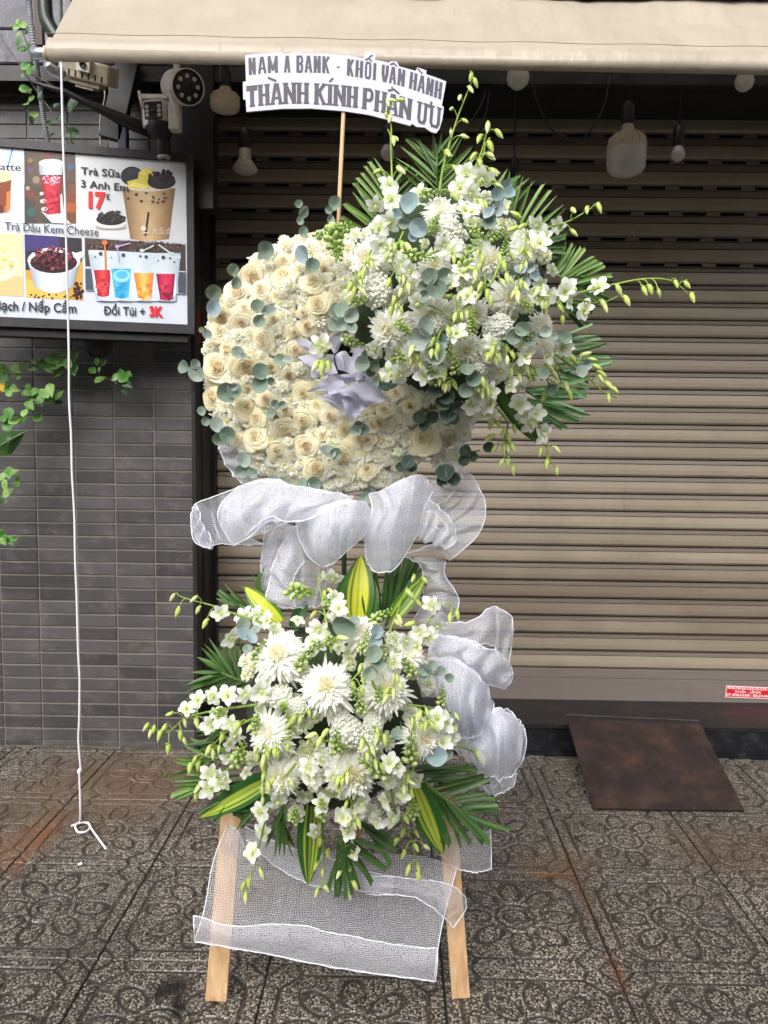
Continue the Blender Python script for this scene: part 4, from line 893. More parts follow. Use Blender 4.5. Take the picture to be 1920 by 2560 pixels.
def bud_mesh(c0, c1, bend):
    b = MB(); rows = []; cols = []
    for i in range(8):
        u = i/7; r_ = .24*math.sin(PI*min(1, .06+.92*u**.85))**.8; off = bend*u*u
        rows.append([Vector((r_*math.cos(2*PI*k/8)+off, r_*.85*math.sin(2*PI*k/8), u)) for k in range(8)]); cols += [mixl(lin(c0), lin(c1), u)]*8
    b.grid(rows, cols, close=True)
    b.tube([Vector((-.05, 0, .12)), Vector((-.2, 0, .06)), Vector((-.3, 0, .1))], [.12, .08, .02], 6, col=lin(c0)); return b.mesh('orchid_bud', M['bud'])
BUD = [bud_mesh('b9cc62', 'd9e29a', .12), bud_mesh('a9c052', 'cfdb88', -.1), bud_mesh('c3d47a', 'e6ebbc', .2)]
def euc_mesh(c0, c1, asp=1.0):
    b = MB(); ci, ce = lin(c0), lin(c1); n = 16; rows = []; cols = []
    for k, q in enumerate((.02, .35, .7, 1.0)):
        rows.append([Vector((asp*.5*q*math.sin(2*PI*j/n)*(1-.14*math.cos(2*PI*j/n)), .5-.5*q*math.cos(2*PI*j/n)*(1+.16*max(0, -math.cos(2*PI*j/n))**6), .17*q*q+.06*math.sin(2*PI*j/n*2)*q+.10*q*abs(math.sin(2*PI*j/n)))) for j in range(n)])
        cols += [mixl(ci, ce, q*q*.6)]*n
    b.grid(rows, cols, close=True)
    b.tube([Vector((0, -.05, .0)), Vector((0, .45, .012)), Vector((0, .9, .07))], [.018, .014, .004], 4, col=lin('9ab09a')); return b.mesh('eucalyptus_leaf', M['waxleaf'])
EUC = [euc_mesh('768878', '8a9a8a'), euc_mesh('86958c', 'a0aca0', .9), euc_mesh('6a7c6e', '7e9080', 1.08)]; EUB = [euc_mesh('8799a0', 'a0b0b8', .85), euc_mesh('7f9496', '98a9ac', .95)]
EUG = [euc_mesh('445648', '54685a'), euc_mesh('3c4c42', '506258', 1.05)]
def wax_mesh(seed, n=80):
    r = random.Random(seed); b = MB()
    for i in range(n):
        a = i*2.39996; q = math.sqrt((i+.5)/n); c = Vector((q*math.cos(a)*.95+r.uniform(-.06, .06), q*math.sin(a)*.95+r.uniform(-.06, .06), .5*(1-q*q)+r.uniform(-.1, .1)))
        rr = r.uniform(.085, .135); m = TRS(c, frame((c.x+r.uniform(-.5, .5), c.y+r.uniform(-.5, .5), .8)), rr)
        col = mixl(lin('f8f8f2'), lin('eef0e2'), r.random()*.6)
        b.lathe([(.5, -.7), (.95, -.2), (1, .2), (.8, .62), (.42, .9), (.001, 1.0)], 6, m, col)
        b.tube([c, Vector((c.x*.3, c.y*.3, -.6))], .02, 3, col=lin('a9b98c'), cap=False)
    b.lathe([(.001, .50), (.5, .36), (.85, .08), (.95, -.15), (.6, -.3)], 12, col=lin('eceee0'))
    return b.mesh('white_cluster', M['petal'])
WAX = [wax_mesh(1), wax_mesh(2, 70)]
def spike_mesh(seed):
    r = random.Random(seed); b = MB(); n = 30; c0, c1 = lin('86a448'), lin('c3d48c')
    b.tube([(0, 0, 0), (0, 0, 1)], [.03, .012], 5, col=lin('7d9a44'))
    for i in range(n):
        u = (i+.5)/n; a = i*2.39996; s = .13*(1-u*.75); d = Vector((math.cos(a), math.sin(a), .55)).normalized()
        c = Vector((math.cos(a), math.sin(a), 0))*(.05+.07*(1-u)); c.z = u*.97
        m = TRS(c, frame(d), (s*.62, s*.62, s)); b.lathe([(.25, -.4), (1, .1), (.9, .7), (.4, 1.2), (.05, 1.35)], 6, m, mixl(c1, c0, min(1, u*1.2+r.uniform(-.2, .2))))
    return b.mesh('snapdragon_spike', M['bud'])
SPK = [spike_mesh(1), spike_mesh(2)]
def leaflet_mesh(cut, c0, c1):
    b = MB(); rows = []; cols = []; n = 7
    for i in range(n+1):
        u = i/n; wv = .5*min(1, .35+u*3.2)*(1 if cut else max(.03, min(1, (1-u)*2.4)**.8))
        rows.append([Vector((s*wv+.9*u*u, u+(.02*s if cut and i == n else 0), .55*abs(s)*wv-1.1*u*u)) for s in (-1, 0, 1)])
        cols += [mixl(lin(c0), lin(c1), u*.7)]*3
    b.grid(rows, cols); return b.mesh('palm_leaflet', M['leaf'])
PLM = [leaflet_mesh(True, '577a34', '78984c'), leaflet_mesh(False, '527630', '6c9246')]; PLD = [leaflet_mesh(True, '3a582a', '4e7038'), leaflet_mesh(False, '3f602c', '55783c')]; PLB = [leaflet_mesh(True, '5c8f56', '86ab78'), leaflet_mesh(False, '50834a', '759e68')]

# ================================================================ PLACING
VP = Vector((0, 0, H))
def dome(cx, cy, R_, Y0, bulge):
    def f(x, y): 
        q = math.hypot(x-cx, y-cy)/R_; return Y0-bulge*math.sqrt(max(0, 1-q*q)) if q < 1 else Y0+.04*(q-1)
    def nrm(x, y):
        return ((VP-P(x, y, f(x, y))).normalized()*1.0+Vector(((x-cx)/R_*.9, 0, -(y-cy)/R_*.9))).normalized()
    return f, nrm
UPf, UPn = dome(1120, 745, 330, 2.03, .23)
LOf, LOn = dome(835, 1790, 330, 1.99, .27)
WRX, WRY = 838, 905
def WRf(x, y):
    q = math.hypot(x-WRX, y-WRY); u = (q-190)/145; return 2.12-.09*math.sqrt(max(0, 1-u*u))
def WRn(x, y):
    q = math.hypot(x-WRX, y-WRY); u = max(-1, min(1, (q-190)/145)); dx, dy = (x-WRX)/max(q, 1), (y-WRY)/max(q, 1)
    return ((VP-P(x, y, 2.1)).normalized()+Vector((dx*u*.5, 0, -dy*u*.5))).normalized()
def put(name, meshes, parent, x, y, rpx, f, n, fwd=0.0, jit=.18, spin=None, sq=1.0):
    Y = f(x, y)-fwd; nn = (n(x, y)+Vector((random.gauss(0, jit), 0, random.gauss(0, jit)))).normalized()
    me = random.choice(meshes) if isinstance(meshes, list) else meshes
    return inst(name, me, parent, TRS(P(x, y, Y), frame(nn, random.uniform(0, 2*PI) if spin is None else spin), (rpx*MPP(Y), rpx*MPP(Y), rpx*MPP(Y)*sq)))
def eucalyptus(parent, fn, leaves, f, fwd=.05, meshes=None):
    pts = [fn(l[0], l[1]) for l in leaves]; sc = fn(1, 0)[0]-fn(0, 0)[0]
    Ys = [f(*p)-fwd-random.uniform(0, .03) for p in pts]
    cx = sum(p[0] for p in pts)/len(pts); cy = sum(p[1] for p in pts)/len(pts)
    b = MB()
    ctr = [P(cx*.5+p[0]*.5, cy*.5+p[1]*.5, Y+.012) for p, Y in zip(pts, Ys)]
    if len(ctr) == 1: ctr.append(ctr[0]+Vector((.01, .05, -.01)))
    b.tube(crom(ctr+[ctr[-1]+Vector((0, .06, 0))], 10), .0021, 5, col=lin('8f8a70')); o = b.obj('eucalyptus_sprig', M['waxleaf'], parent)
    for k, (l, p, Y) in enumerate(zip(leaves, pts, Ys)):
        r_ = l[2]*sc*MPP(Y); me = random.choice(meshes or EUC) if len(l) < 4 else random.choice(EUB)
        a = math.atan2(-(p[1]-cy), p[0]-cx)-PI/2 if len(pts) > 1 else random.uniform(0, 6)
        nn = ((VP-P(*p, Y)).normalized()+Vector((random.gauss(0, .3), 0, random.gauss(.1, .3)))).normalized()
        # local +y must point outwards along angle a in the picture
        up = Vector((math.cos(a+PI/2), 0, math.sin(a+PI/2))); xax = up.cross(nn).normalized(); yax = nn.cross(xax)
        R_ = Matrix((xax, yax, nn)).transposed()
        inst('leaf', me, o, TRS(P(*p, Y)-yax*r_, R_, (2.05*r_,)*3))
    return o
def orchid(parent, fn, stem, blooms, buds, f, fwd=.05, bl=25, bd=13):
    sc = fn(1, 0)[0]-fn(0, 0)[0]
    sp = [P(*fn(*q), f(*fn(*q))-fwd) for q in stem]; cur = crom(sp, 24); b = MB()
    b.tube(cur, [.0032-.0018*i/23 for i in range(24)], 5, col=lin('8fae4c'))
    o_items = []
    def near(p):
        k = min(range(24), key=lambda i: (cur[i]-p).length); return cur[max(0, k-1)]
    for (x, y) in buds:
        p = P(*fn(x, y), f(*fn(x, y))-fwd-.012+random.uniform(-.01, .01)); q = near(p); d = (p-q)
        if d.length > .14: q = p-d.normalized()*.04
        b.tube(crom([q, q.lerp(p, .5)+Vector((0, 0, .008)), p], 6), .0013, 4, col=lin('a5bf5c'))
        dn = Vector(((p-q).x*.6, random.uniform(-.3, .05)*.03, (p-q).z*.6-.02)); L = bd*2*MPP(f(*fn(x, y)))*random.uniform(.85, 1.2)
        dn.normalize(); o_items.append(('bud', random.choice(BUD), TRS(p-dn*L*.35, frame(dn, random.uniform(0, 6)), (L, L, L))))
    for (x, y) in blooms:
        p = P(*fn(x, y), f(*fn(x, y))-fwd-.015); q = near(p); d = p-q
        if d.length > .14: q = p-d.normalized()*.05
        b.tube(crom([q, q.lerp(p, .5)+Vector((0, .01, .008)), p+Vector((0, .012, 0))], 6), .0014, 4, col=lin('b4c878'))
        nn = ((VP-p).normalized()+Vector((random.gauss(0, .6), 0, random.gauss(-.1, .55)))).normalized(); r_ = bl*1.08*MPP(f(*fn(x, y)))*random.uniform(.9, 1.15)
        # upright flower
        xax = Vector((0, 0, 1)).cross(nn).normalized(); R_ = Matrix((xax, nn.cross(xax), nn)).transposed() @ Matrix.Rotation(random.gauss(0, .9), 3, 'Z')
        o_items.append(('bloom', random.choice(ORCH), TRS(p, R_, r_)))
    o = b.obj('orchid_stem', M['bud'], parent)
    for nm, me, m in o_items: inst(nm, me, o, m)
    return o
def palm(parent, fn, A, B, T, n, wd, f, back=.02, kind=PLM, cut=0):
    """one side of a frond: leaflets from rachis A-B to the tip curve T0-Tm-T1"""
    T = [Vector((*t, 0)) for t in T]; sc = fn(1, 0)[0]-fn(0, 0)[0]
    pa, pb = P(*fn(*A), f(*fn(*A))+back), P(*fn(*B), f(*fn(*B))+back)
    b = MB(); b.tube([pa, pa.lerp(pb, .5), pb], [.003, .0025, .0015], 5, col=lin('5d8a3c')); o = b.obj('palm_frond', M['leaf'], parent)
    for i in range(n):
        u = (i+.5*0)/(max(1, n-1)); t = (T[0]*(1-u)**2+T[1]*2*u*(1-u)+T[2]*u*u) if len(T) == 3 else T[0].lerp(T[1], u)
        s = (A[0]+(B[0]-A[0])*u, A[1]+(B[1]-A[1])*u); a = P(*fn(*s), f(*fn(*s))+back+.01*(i % 2)); tq = fn(t.x, t.y); Yt = f(*tq); e = P(*tq, min(Yt, 2.12)+back+random.uniform(-.02, .03))
        d = e-a; L = d.length; y = d.normalized(); nn = (VP-a).normalized()+Vector((random.gauss(0, .45), 0, random.gauss(.1, .45))); x = y.cross(nn).normalized(); zz = x.cross(y)
        W_ = wd*.68*MPP(2.0)*random.uniform(.8, 1.15)
        inst('leaflet', kind[cut if random.random() < .85 else 1-cut], o, TRS(a, Matrix((x, y, zz)).transposed(), (W_*random.choice((-1, 1)), L, W_*random.uniform(.6, 1.4))))
    return o
def dracaena(parent, fn, A, B, wd, f, back=0.0, c=('2f5a22', 'c9cf3a'), bend=.04, name='dracaena_leaf'):
    a2, b2 = fn(*A), fn(*B); sc = fn(1, 0)[0]-fn(0, 0)[0]; a = P(*a2, f(*a2)+back); e = P(*b2, f(*b2)+back); d = e-a; L = d.length; y = d.normalized(); nn = (VP-a).normalized(); x = y.cross(nn).normalized()
    b = MB(); rows = []; cols = []; n = 16; W_ = wd*sc*MPP(2.0); g0, y0 = lin(c[0]), lin(c[1]); g1 = mixl(g0, (.12, .25, .06), .5)
    rs = random.Random(hash((A, B)) & 255)
    st = [rs.random() for _ in range(20)]
    for i in range(n+1):
        u = i/n; wv = W_*.5*max(.012, math.sin(PI*(.18+.82*u))**.75 if u < 1 else .012); rr = []
        for k in range(15):
            s = -1+k/7; rr.append(a+y*(L*u)+x*(s*wv)+nn*(-bend*u*u*1.2+.25*abs(s)*wv-.02*0)); 
            ss = abs(s); cc_ = y0 if (.12 < ss < .62 and st[k] > .28) else g0
            if ss <= .12: cc_ = mixl(y0, g0, .5)
            cols.append(mixl(cc_, g1, .25*(st[k])))
        rows.append(rr)
    b.grid(rows, cols); return b.obj(name, M['leaf'], parent)
def spike(parent, fn, A, B, f, fwd=.05, wd=1.0):
    a2, b2 = fn(*A), fn(*B); a, e = P(*a2, f(*a2)-fwd), P(*b2, f(*b2)-fwd-.03); d = e-a; L = max(d.length, .04)
    return inst('snapdragon_spike', random.choice(SPK), parent, TRS(a, frame(d, random.uniform(0, 6)), (max(L*.75, .055)*wd, max(L*.75, .055)*wd, L)))

# ================================================================ EASEL
LEAN = .10
es = thing('wooden_easel', 'light pine easel carrying the funeral flowers', 'easel', (-.13, 2.0, 0))
def beam(a, b_, w_, d_, name, par=es):
    a, b_ = Vector(a), Vector(b_); y = (b_-a).normalized(); x = Vector((1, 0, 0)); x = (x-y*x.dot(y)).normalized(); z = x.cross(y)
    bb = MB(); vs = []
    for p in (a, b_):
        for sx, sz in ((-1, -1), (1, -1), (1, 1), (-1, 1)): vs.append(p+x*sx*w_/2+z*sz*d_/2)
    bb.add(vs, [(0, 1, 2, 3), (7, 6, 5, 4), (0, 4, 5, 1), (1, 5, 6, 2), (2, 6, 7, 3), (3, 7, 4, 0)])
    o = bb.obj(name, M['wood'], par, smooth=False); md = o.modifiers.new('b', 'BEVEL'); md.width = .002; md.segments = 2; return o
fl_, fr_ = G(541, 2500, .0), G(1152, 2492, .0)
tl_, tr_ = P(578, 2050, 2.09), P(1120, 2050, 2.09)
def ext(a, b_, z): t = (z-a.z)/(b_.z-a.z); return a+(b_-a)*t
beam(fl_, ext(fl_, tl_, .50), .058, .022, 'leg'); beam(fr_, ext(fr_, tr_, .54), .05, .022, 'leg')
back0 = Vector((-.13, 2.75, .0)); beam(back0, (-.13, 2.3, .62), .04, .022, 'rear_leg')
b = MB(); b.tube([(-.13, 2.1, .5), (-.14, 2.16, 1.1), (-.15, 2.2, 1.9)], .007, 8); b.obj('support_stake', M['foam'], es)
for a, q in ((ext(fl_, tl_, .49), -.20), (ext(fr_, tr_, .53), -.07)): b = MB(); b.tube([a+Vector((0, .02, -.02)), (q, 2.17, 1.02)], .007, 8); b.obj('brace', M['foam'], es)

# ================================================================ ROSE WREATH
wt = thing('rose_wreath', 'round wreath of cream roses and small white mums on the easel', 'wreath', P(838, 1220, 2.2))
# foam ring
b = MB(); rows = []
for i in range(49):
    a = 2*PI*i/48; rr = []
    for k in range(13):
        u = -1+k/6; q = 190+u*140; x, y = WRX+q*math.cos(a), WRY-q*math.sin(a); rr.append(P(x, y, 2.15-.09*math.sqrt(max(0, 1-u*u))))
    rows.append(rr)
b.grid(rows); b.obj('foam_ring', M['pale'], wt)
b = MB(); b.grid([[P(WRX+q*math.cos(2*PI*i/48), WRY-q*math.sin(2*PI*i/48), 2.17) for q in (0, 60, 200, 325)] for i in range(49)]); b.obj('backing_board', M['foam'], wt)
roses = [(745,425,55),(525,530,85),(745,525,80),(425,640,90),(590,620,65),(1020,475,55),(940,575,70),(1140,640,80),(975,715,90),(320,800,80),(480,755,62),(450,850,78),(675,820,55),(300,915,65),(600,970,80),(815,920,60),(910,875,65),(355,1035,60),(825,1045,80),(285,1155,95),(480,1150,95),(650,1165,70),(780,1215,55),(265,1360,85),(495,1300,50),(620,1375,60),(490,1430,85),(555,1510,65),(755,1455,60),(880,1340,80),(425,1640,65),(555,1630,90),(745,1580,78),(885,1530,85),(700,1735,75),(895,1705,90),(1010,1625,52),(1165,1590,58),(960,1850,82),(1150,1760,95),(1320,1860,65),(1270,1660,70),(1350,1560,60),(1060,1500,60),(970,1420,55),(870,1180,50),(690,660,48),(880,780,45),(560,700,48)]
placed = []
for x, y, r in roses:
    px, py = G5(x, y); rr = r*.3618*1.1; placed.append((px, py, rr)); put('rose', ROSE, wt, px, py, rr*random.uniform(.93, 1.07), WRf, WRn, .015, .24, None, random.uniform(.8, 1.1))
for x, y, r in [(135,490,55),(225,570,62),(50,600,62),(20,690,60),(310,800,105),(480,780,80),(215,1040,62),(-60,800,70),(-30,560,60),(390,640,40)]:
    px, py = G7(x, y); rr = r*.3737*1.08; placed.append((px, py, rr)); put('rose', ROSE, wt, px, py, rr*random.uniform(.93, 1.07), WRf, WRn, .015, .24, None, random.uniform(.8, 1.1))
rw = random.Random(11)
for k in range(3000):
    a = rw.uniform(0, 2*PI); q = 322*math.sqrt(rw.uniform(.02, 1)); x, y = WRX+q*math.cos(a), WRY+q*math.sin(a)
    if q < 60: continue
    if x > 1000 and y < 930: continue
    r = rw.choice((16, 19, 22, 26, 30))
    if all(math.hypot(x-px, y-py) > pr*.62+r*.42 for px, py, pr in placed):
        placed.append((x, y, r*.8)); put('small_chrysanthemum', SMUM, wt, x, y, r*1.1, WRf, WRn, .016, .2, None, .75)
for x, y, r in [(620,640,95),(520,930,70),(590,760,70),(60,1075,75),(150,1060,60),(580,520,70),(450,900,50),(560,850,55)]:
    px, py = G7(x, y); put('chrysanthemum', MUM, wt, px, py, r*.3737, WRf, WRn, .02, .2)
for fn, L in ((G5, [(740,270,56),(670,360,38),(380,700,60),(790,590,75),(740,650,60),(690,900,62),(430,930,62),(240,1010,66),(850,1170,70),(740,1290,66),(480,1230,48),(1070,1680,66),(780,1670,52),(190,1040,36)]), (G7, [(410,950,62),(90,820,60),(150,880,50)])):
    sc = fn(1, 0)[0]-fn(0, 0)[0]
    for x, y, r in L:
        put('stock_blossom', STK if x % 20 else SMUM, wt, *fn(x, y), r*sc*.8, WRf, WRn, .03, .2)
for lv in ([(850,28,25),(872,80,40),(857,145,28),(878,213,32)], [(1105,30,45),(1060,70,25),(1065,130,28)], [(630,350,55),(600,395,30)], [(895,385,62,1),(940,450,45)], [(565,740,42),(635,775,47),(575,835,40)], [(258,640,50),(265,745,56,1)], [(410,570,38),(395,480,40)], [(210,925,34),(180,900,20)], [(1130,790,66),(1120,865,56),(1190,790,60),(1190,870,60)], [(430,1060,44),(465,1080,24)], [(65,1155,42),(145,1195,58),(130,1140,32)], [(725,1110,42),(770,1110,32)], [(588,1190,52),(592,1275,56),(650,1250,25)], [(355,1330,62),(395,1320,50),(400,1290,25)], [(182,1460,30),(205,1530,30)], [(290,1560,52),(345,1620,52),(295,1645,42)], [(690,1410,27),(725,1420,30),(665,1480,37)], [(1240,1600,42),(1285,1590,42),(1260,1560,30)], [(1045,1750,55),(1095,1755,42)], [(470,1800,50),(460,1865,52),(530,1880,37)], [(675,1935,37),(735,1950,37)], [(880,1975,42),(945,1965,47),(900,2000,32)], [(1310,2060,42),(1340,2020,30)]):
    eucalyptus(wt, G5, lv, WRf, .06)
for lv in ([(300,655,44),(370,645,44),(335,700,42)], [(745,850,36),(610,880,42),(650,910,32),(590,935,37)], [(215,960,45),(235,985,37),(165,985,32)], [(470,1035,60),(515,1060,42),(440,1070,42)]): eucalyptus(wt, G7, lv, WRf, .06, EUG)

# lavender tissue paper in the middle of the wreath
pt = thing('tissue_paper_bow', 'crumpled lavender tissue paper in the middle of the wreath', 'tissue paper', P(*PP(760, 900), 2.0))
def paper(rows, Y0, seed, c='d9d9ee'):
    r = random.Random(seed)
    cr_ = [crom([P(*PP(x, y), Y0+r.uniform(-.022, .022)) for x, y in q], 22) for q in rows]; cols = [crom([q[i] for q in cr_], 12) for i in range(22)]
    b = MB(); b.grid([[p+Vector((0, .004*mnoise.noise(p*30), 0)) for p in q] for q in cols], lin(c)); return b.obj('tissue_sheet', M['paper'], pt)
for k, (Y0, rows) in enumerate((
    (1.985, [[(160,110),(250,105),(330,150)],[(200,180),(280,190),(340,240)],[(280,240),(320,250),(350,265)]]),
    (1.975, [[(185,300),(340,268),(560,275)],[(250,360),(400,400),(560,330)],[(300,430),(430,450),(570,390)],[(330,520),(450,500),(600,470)]]),
    (1.97, [[(490,130),(560,70),(640,40)],[(520,200),(580,180),(640,110)],[(560,270),(600,240),(640,150)]]),
    (1.98, [[(820,150),(930,260),(980,420)],[(760,250),(850,330),(930,480)],[(740,380),(830,450),(960,560)]]),
    (1.945, [[(565,290),(620,250),(680,240),(740,300),(830,250)],[(580,360),(650,330),(670,430),(760,370),(830,330)],[(600,430),(670,450),(720,470),(800,460),(850,420)]]),
    (1.93, [[(850,400),(890,470),(1000,580),(1090,630)],[(840,470),(860,540),(960,600),(1060,640)],[(780,520),(850,600),(940,640),(1040,650)]]),
    (1.925, [[(270,665),(420,570),(520,490),(640,480),(800,470)],[(350,660),(480,590),(600,540),(700,520),(800,490)],[(400,650),(530,640),(620,600),(740,570),(850,540)]]),
    (1.935, [[(360,705),(480,690),(620,690),(750,690)],[(450,740),(560,760),(650,780),(730,740)],[(560,820),(640,870),(690,890),(700,800)]]),
    (1.915, [[(640,740),(740,700),(830,740),(920,810)],[(680,860),(740,830),(800,850),(850,860)],[(735,970),(760,960),(790,930),(830,880)]]),
    (1.905, [[(480,660),(600,640),(740,590),(860,560),(1000,600),(1110,720)],[(520,680),(650,660),(760,660),(850,720),(960,730),(1112,735)],[(560,690),(680,700),(800,740),(880,800),(990,790),(1100,740)]]),
    (1.90, [[(480,640),(560,560),(650,540)],[(500,680),(600,620),(680,590)],[(520,690),(640,660),(690,640)]]),
    (1.905, [[(780,510),(830,460),(880,470)],[(790,550),(840,530),(885,500)],[(810,560),(850,555),(880,540)]]))): paper(rows, Y0, k+1, ('bfbfd2', 'ccccde', 'b8b8cc')[k % 3])

# ================================================================ UPPER SPRAY
ut = thing('upper_flower_spray', 'upper right spray of white mums, orchids, eucalyptus and palm fans', 'flower arrangement', P(1120, 1000, 2.15))
b = MB(); b.lathe([(.001, .17), (.12, .15), (.22, .08), (.27, -.02), (.2, -.05)], 24, TRS(P(1110, 740, 2.05), frame((0, -1, 0)), (1, 1.05, 1))); b.obj('floral_foam', M['foam'], ut)
for fn, A, B, T, n, wd, kd, cut in (
    (G6, (330,860), (450,430), [(30,670),(110,330),(345,110)], 12, 15, PLM, 0), (G6, (430,720), (455,440), [(760,380),(700,260),(560,190)], 7, 14, PLM, 0),
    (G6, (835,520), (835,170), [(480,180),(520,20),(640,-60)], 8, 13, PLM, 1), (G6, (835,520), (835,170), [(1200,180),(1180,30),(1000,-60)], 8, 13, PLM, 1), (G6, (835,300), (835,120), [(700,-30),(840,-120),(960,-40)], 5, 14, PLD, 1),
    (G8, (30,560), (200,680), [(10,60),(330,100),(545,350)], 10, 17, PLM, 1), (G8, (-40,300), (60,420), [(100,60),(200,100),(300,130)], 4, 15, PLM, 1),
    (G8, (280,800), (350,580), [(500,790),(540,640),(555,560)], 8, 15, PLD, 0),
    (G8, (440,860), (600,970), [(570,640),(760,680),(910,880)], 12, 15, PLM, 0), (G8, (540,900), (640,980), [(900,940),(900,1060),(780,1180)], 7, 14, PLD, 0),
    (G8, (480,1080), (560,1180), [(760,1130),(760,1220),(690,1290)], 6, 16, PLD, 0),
    (G8, (440,1380), (560,1580), [(745,1265),(860,1400),(905,1590)], 8, 14, PLB, 0),
    (G7, (1000,470), (1150,580), [(1410,420),(1450,580),(1320,705)], 10, 14, PLB, 0), (G7, (1010,520), (1090,640), [(1420,660),(1290,730),(1150,725)], 9, 14, PLB, 0), (G7, (1180,250), (1250,340), [(1420,300),(1500,285),(1590,292)], 3, 14, PLB, 0), (G7, (1200,300), (1240,420), [(1430,380),(1440,440),(1420,500)], 5, 14, PLB, 0)):
    palm(ut, fn, A, B, T, n, wd, lambda x, y: 2.10, .03, kd, cut)
flatY = lambda v: (lambda x, y: v)
dracaena(ut, G7, (800,430), (1095,835), 140, flatY(2.08), 0, ('26441a', '4a6a24')); dracaena(ut, G6, (1290,790), (1400,560), 95, flatY(2.05), 0, ('8fae4a', 'c2cc74')); dracaena(ut, G5, (1080,260), (1090,120), 110, flatY(2.12), 0, ('3a5a34', '4c6e40')); dracaena(ut, G6, (1320,420), (1540,290), 50, flatY(2.08), 0, ('4f8a36', '6fa34c'))
for x, y, r, k in [(260,990,175,1),(865,590,130,2),(820,1040,135,0),(1280,1000,135,0),(1560,920,120,1),(1440,1310,150,0),(790,1450,165,0),(430,1570,165,0),(1160,1450,110,1),(640,1180,90,2),(1100,1130,85,2)]: put('chrysanthemum', MUM[k], ut, *G6(x, y), r*.3014*1.18, UPf, UPn, .045, .10)
for x, y, r, k in [(90,90,115,0),(250,260,115,0),(610,200,105,1),(830,340,90,0),(1130,170,85,1),(500,250,85,1),(1120,40,80,0)]: put('chrysanthemum', MUM[k], ut, *G7(x, y), r*.3737*1.15, UPf, UPn, .045, .10)
ru = random.Random(21); nf = 0
for k in range(400):
    a = ru.uniform(0, 2*PI); q = 285*math.sqrt(ru.random()); x, y = 1105+q*math.cos(a), 735+q*math.sin(a)*.95
    if nf >= 115 or (x < 920 and y > 800) or (y > 930 and x < 1180) : continue
    nf += 1; put('stock_blossom' if nf % 4 else 'orchid_bloom', STK if nf % 4 else ORCH, ut, x, y, ru.uniform(18, 28), UPf, UPn, .0, .4)
for fn, L in ((G6, [(920,740,130),(330,1250,150),(1320,1570,115),(1480,980,65),(1000,900,80),(560,1120,70),(680,1330,70)]), (G7, [(830,50,95),(690,330,65),(400,30,70),(720,180,60)])):
    sc = fn(1, 0)[0]-fn(0, 0)[0]
    for x, y, r in L:
        o = put('white_blossom_cluster', WAX, ut, *fn(x, y), r*sc, UPf, UPn, .05, .2); o['kind'] = 'stuff'
for lv in ([(620,540,80,1),(500,620,46,1),(570,680,50),(690,725,78,1),(640,805,46,1)], [(1425,385,52,1),(1350,450,56,1),(1430,455,52,1),(1350,560,52,1),(1275,610,50,1),(1275,690,56)], [(785,1140,62),(885,1140,68),(735,1225,56),(830,1235,72),(730,1290,50),(900,1210,52)], [(1450,1110,46,1),(1530,1085,50,1),(1560,1190,56,1),(1610,1060,42,1),(1640,1130,42,1)], [(60,1420,62),(120,1470,62),(40,1540,56),(130,1560,50)]): eucalyptus(ut, G6, lv, UPf, .08)
for lv in ([(310,130,80),(330,50,58),(430,140,52,1),(390,215,70)], [(985,60,46),(920,115,46),(1035,125,46),(1130,85,40),(1095,95,22),(1255,120,42),(1180,110,32)], [(1410,300,36),(1330,325,36),(1375,345,42)], [(610,340,42),(690,410,52),(650,390,50),(600,470,46)], [(1180,470,40),(1120,360,44)]): eucalyptus(ut, G7, lv, UPf, .07)
for lv in ([(410,470,52),(470,500,52)], [(450,560,47),(500,620,62),(545,590,42),(520,655,40)], [(90,420,50),(60,440,40)]): eucalyptus(ut, G7, lv, UPf, .04, EUG)
for lv in ([(870,370,78),(960,310,62),(980,390,57),(940,450,47),(900,280,42)], [(1150,560,72),(1120,540,50)], [(1010,560,50)]): eucalyptus(ut, PP, lv, flatY(1.93), .03)
for st, bl, bd in (
    ([(480,520),(465,300),(455,60),(452,-30),(430,-90)], [(440,370),(460,490),(330,540),(360,720),(450,680)], [(355,255),(530,240),(480,-5)]),
    ([(860,420),(880,260),(905,130),(870,60)], [], [(925,100),(985,230),(980,460)]),
    ([(1180,520),(1150,250),(1220,130),(1240,20)], [(1080,280),(1210,315),(1030,390),(1120,440),(1070,580),(1130,600)], [(1145,125),(1275,120),(1190,180),(1275,35),(1300,255),(1265,330),(1345,375),(1200,520),(1160,560),(1240,530)]),
    ([(560,760),(470,1000),(560,1200),(480,1400)], [(380,870),(430,900)], [(430,950),(490,890),(550,870),(590,880),(440,1180),(600,1210),(540,1255),(530,1150),(480,1320),(500,1370),(460,1400),(540,1400),(560,1150)]),
    ([(1380,980),(1290,1180),(1200,1240),(1080,1290)], [(1090,1290),(1040,1100),(940,1180)], [(1390,1030),(1420,1130),(1440,1150),(1160,1170),(1120,1240),(1020,1280),(1280,1330),(1380,1180),(1130,1070),(1200,1200)]),
    ([(1130,1350),(1030,1410),(980,1500),(930,1600)], [(1000,1600),(680,1350)], [(990,1460),(1040,1450),(1090,1430),(940,1590),(1020,1620),(1130,1440),(935,1300),(690,1350)]),
    ([(760,950),(960,880),(1010,900)], [(960,920),(900,870),(620,1080),(560,1030)], [(980,980)])): orchid(ut, G6, st, bl, bd, UPf, .08)
orchid(ut, R3, [(1160,1040),(1157,800),(1155,650),(1135,590),(1125,560)], [], [(1190,735),(1150,590),(1120,565),(1215,470),(1155,470),(1130,485)], flatY(2.0), .0, 30, 11)
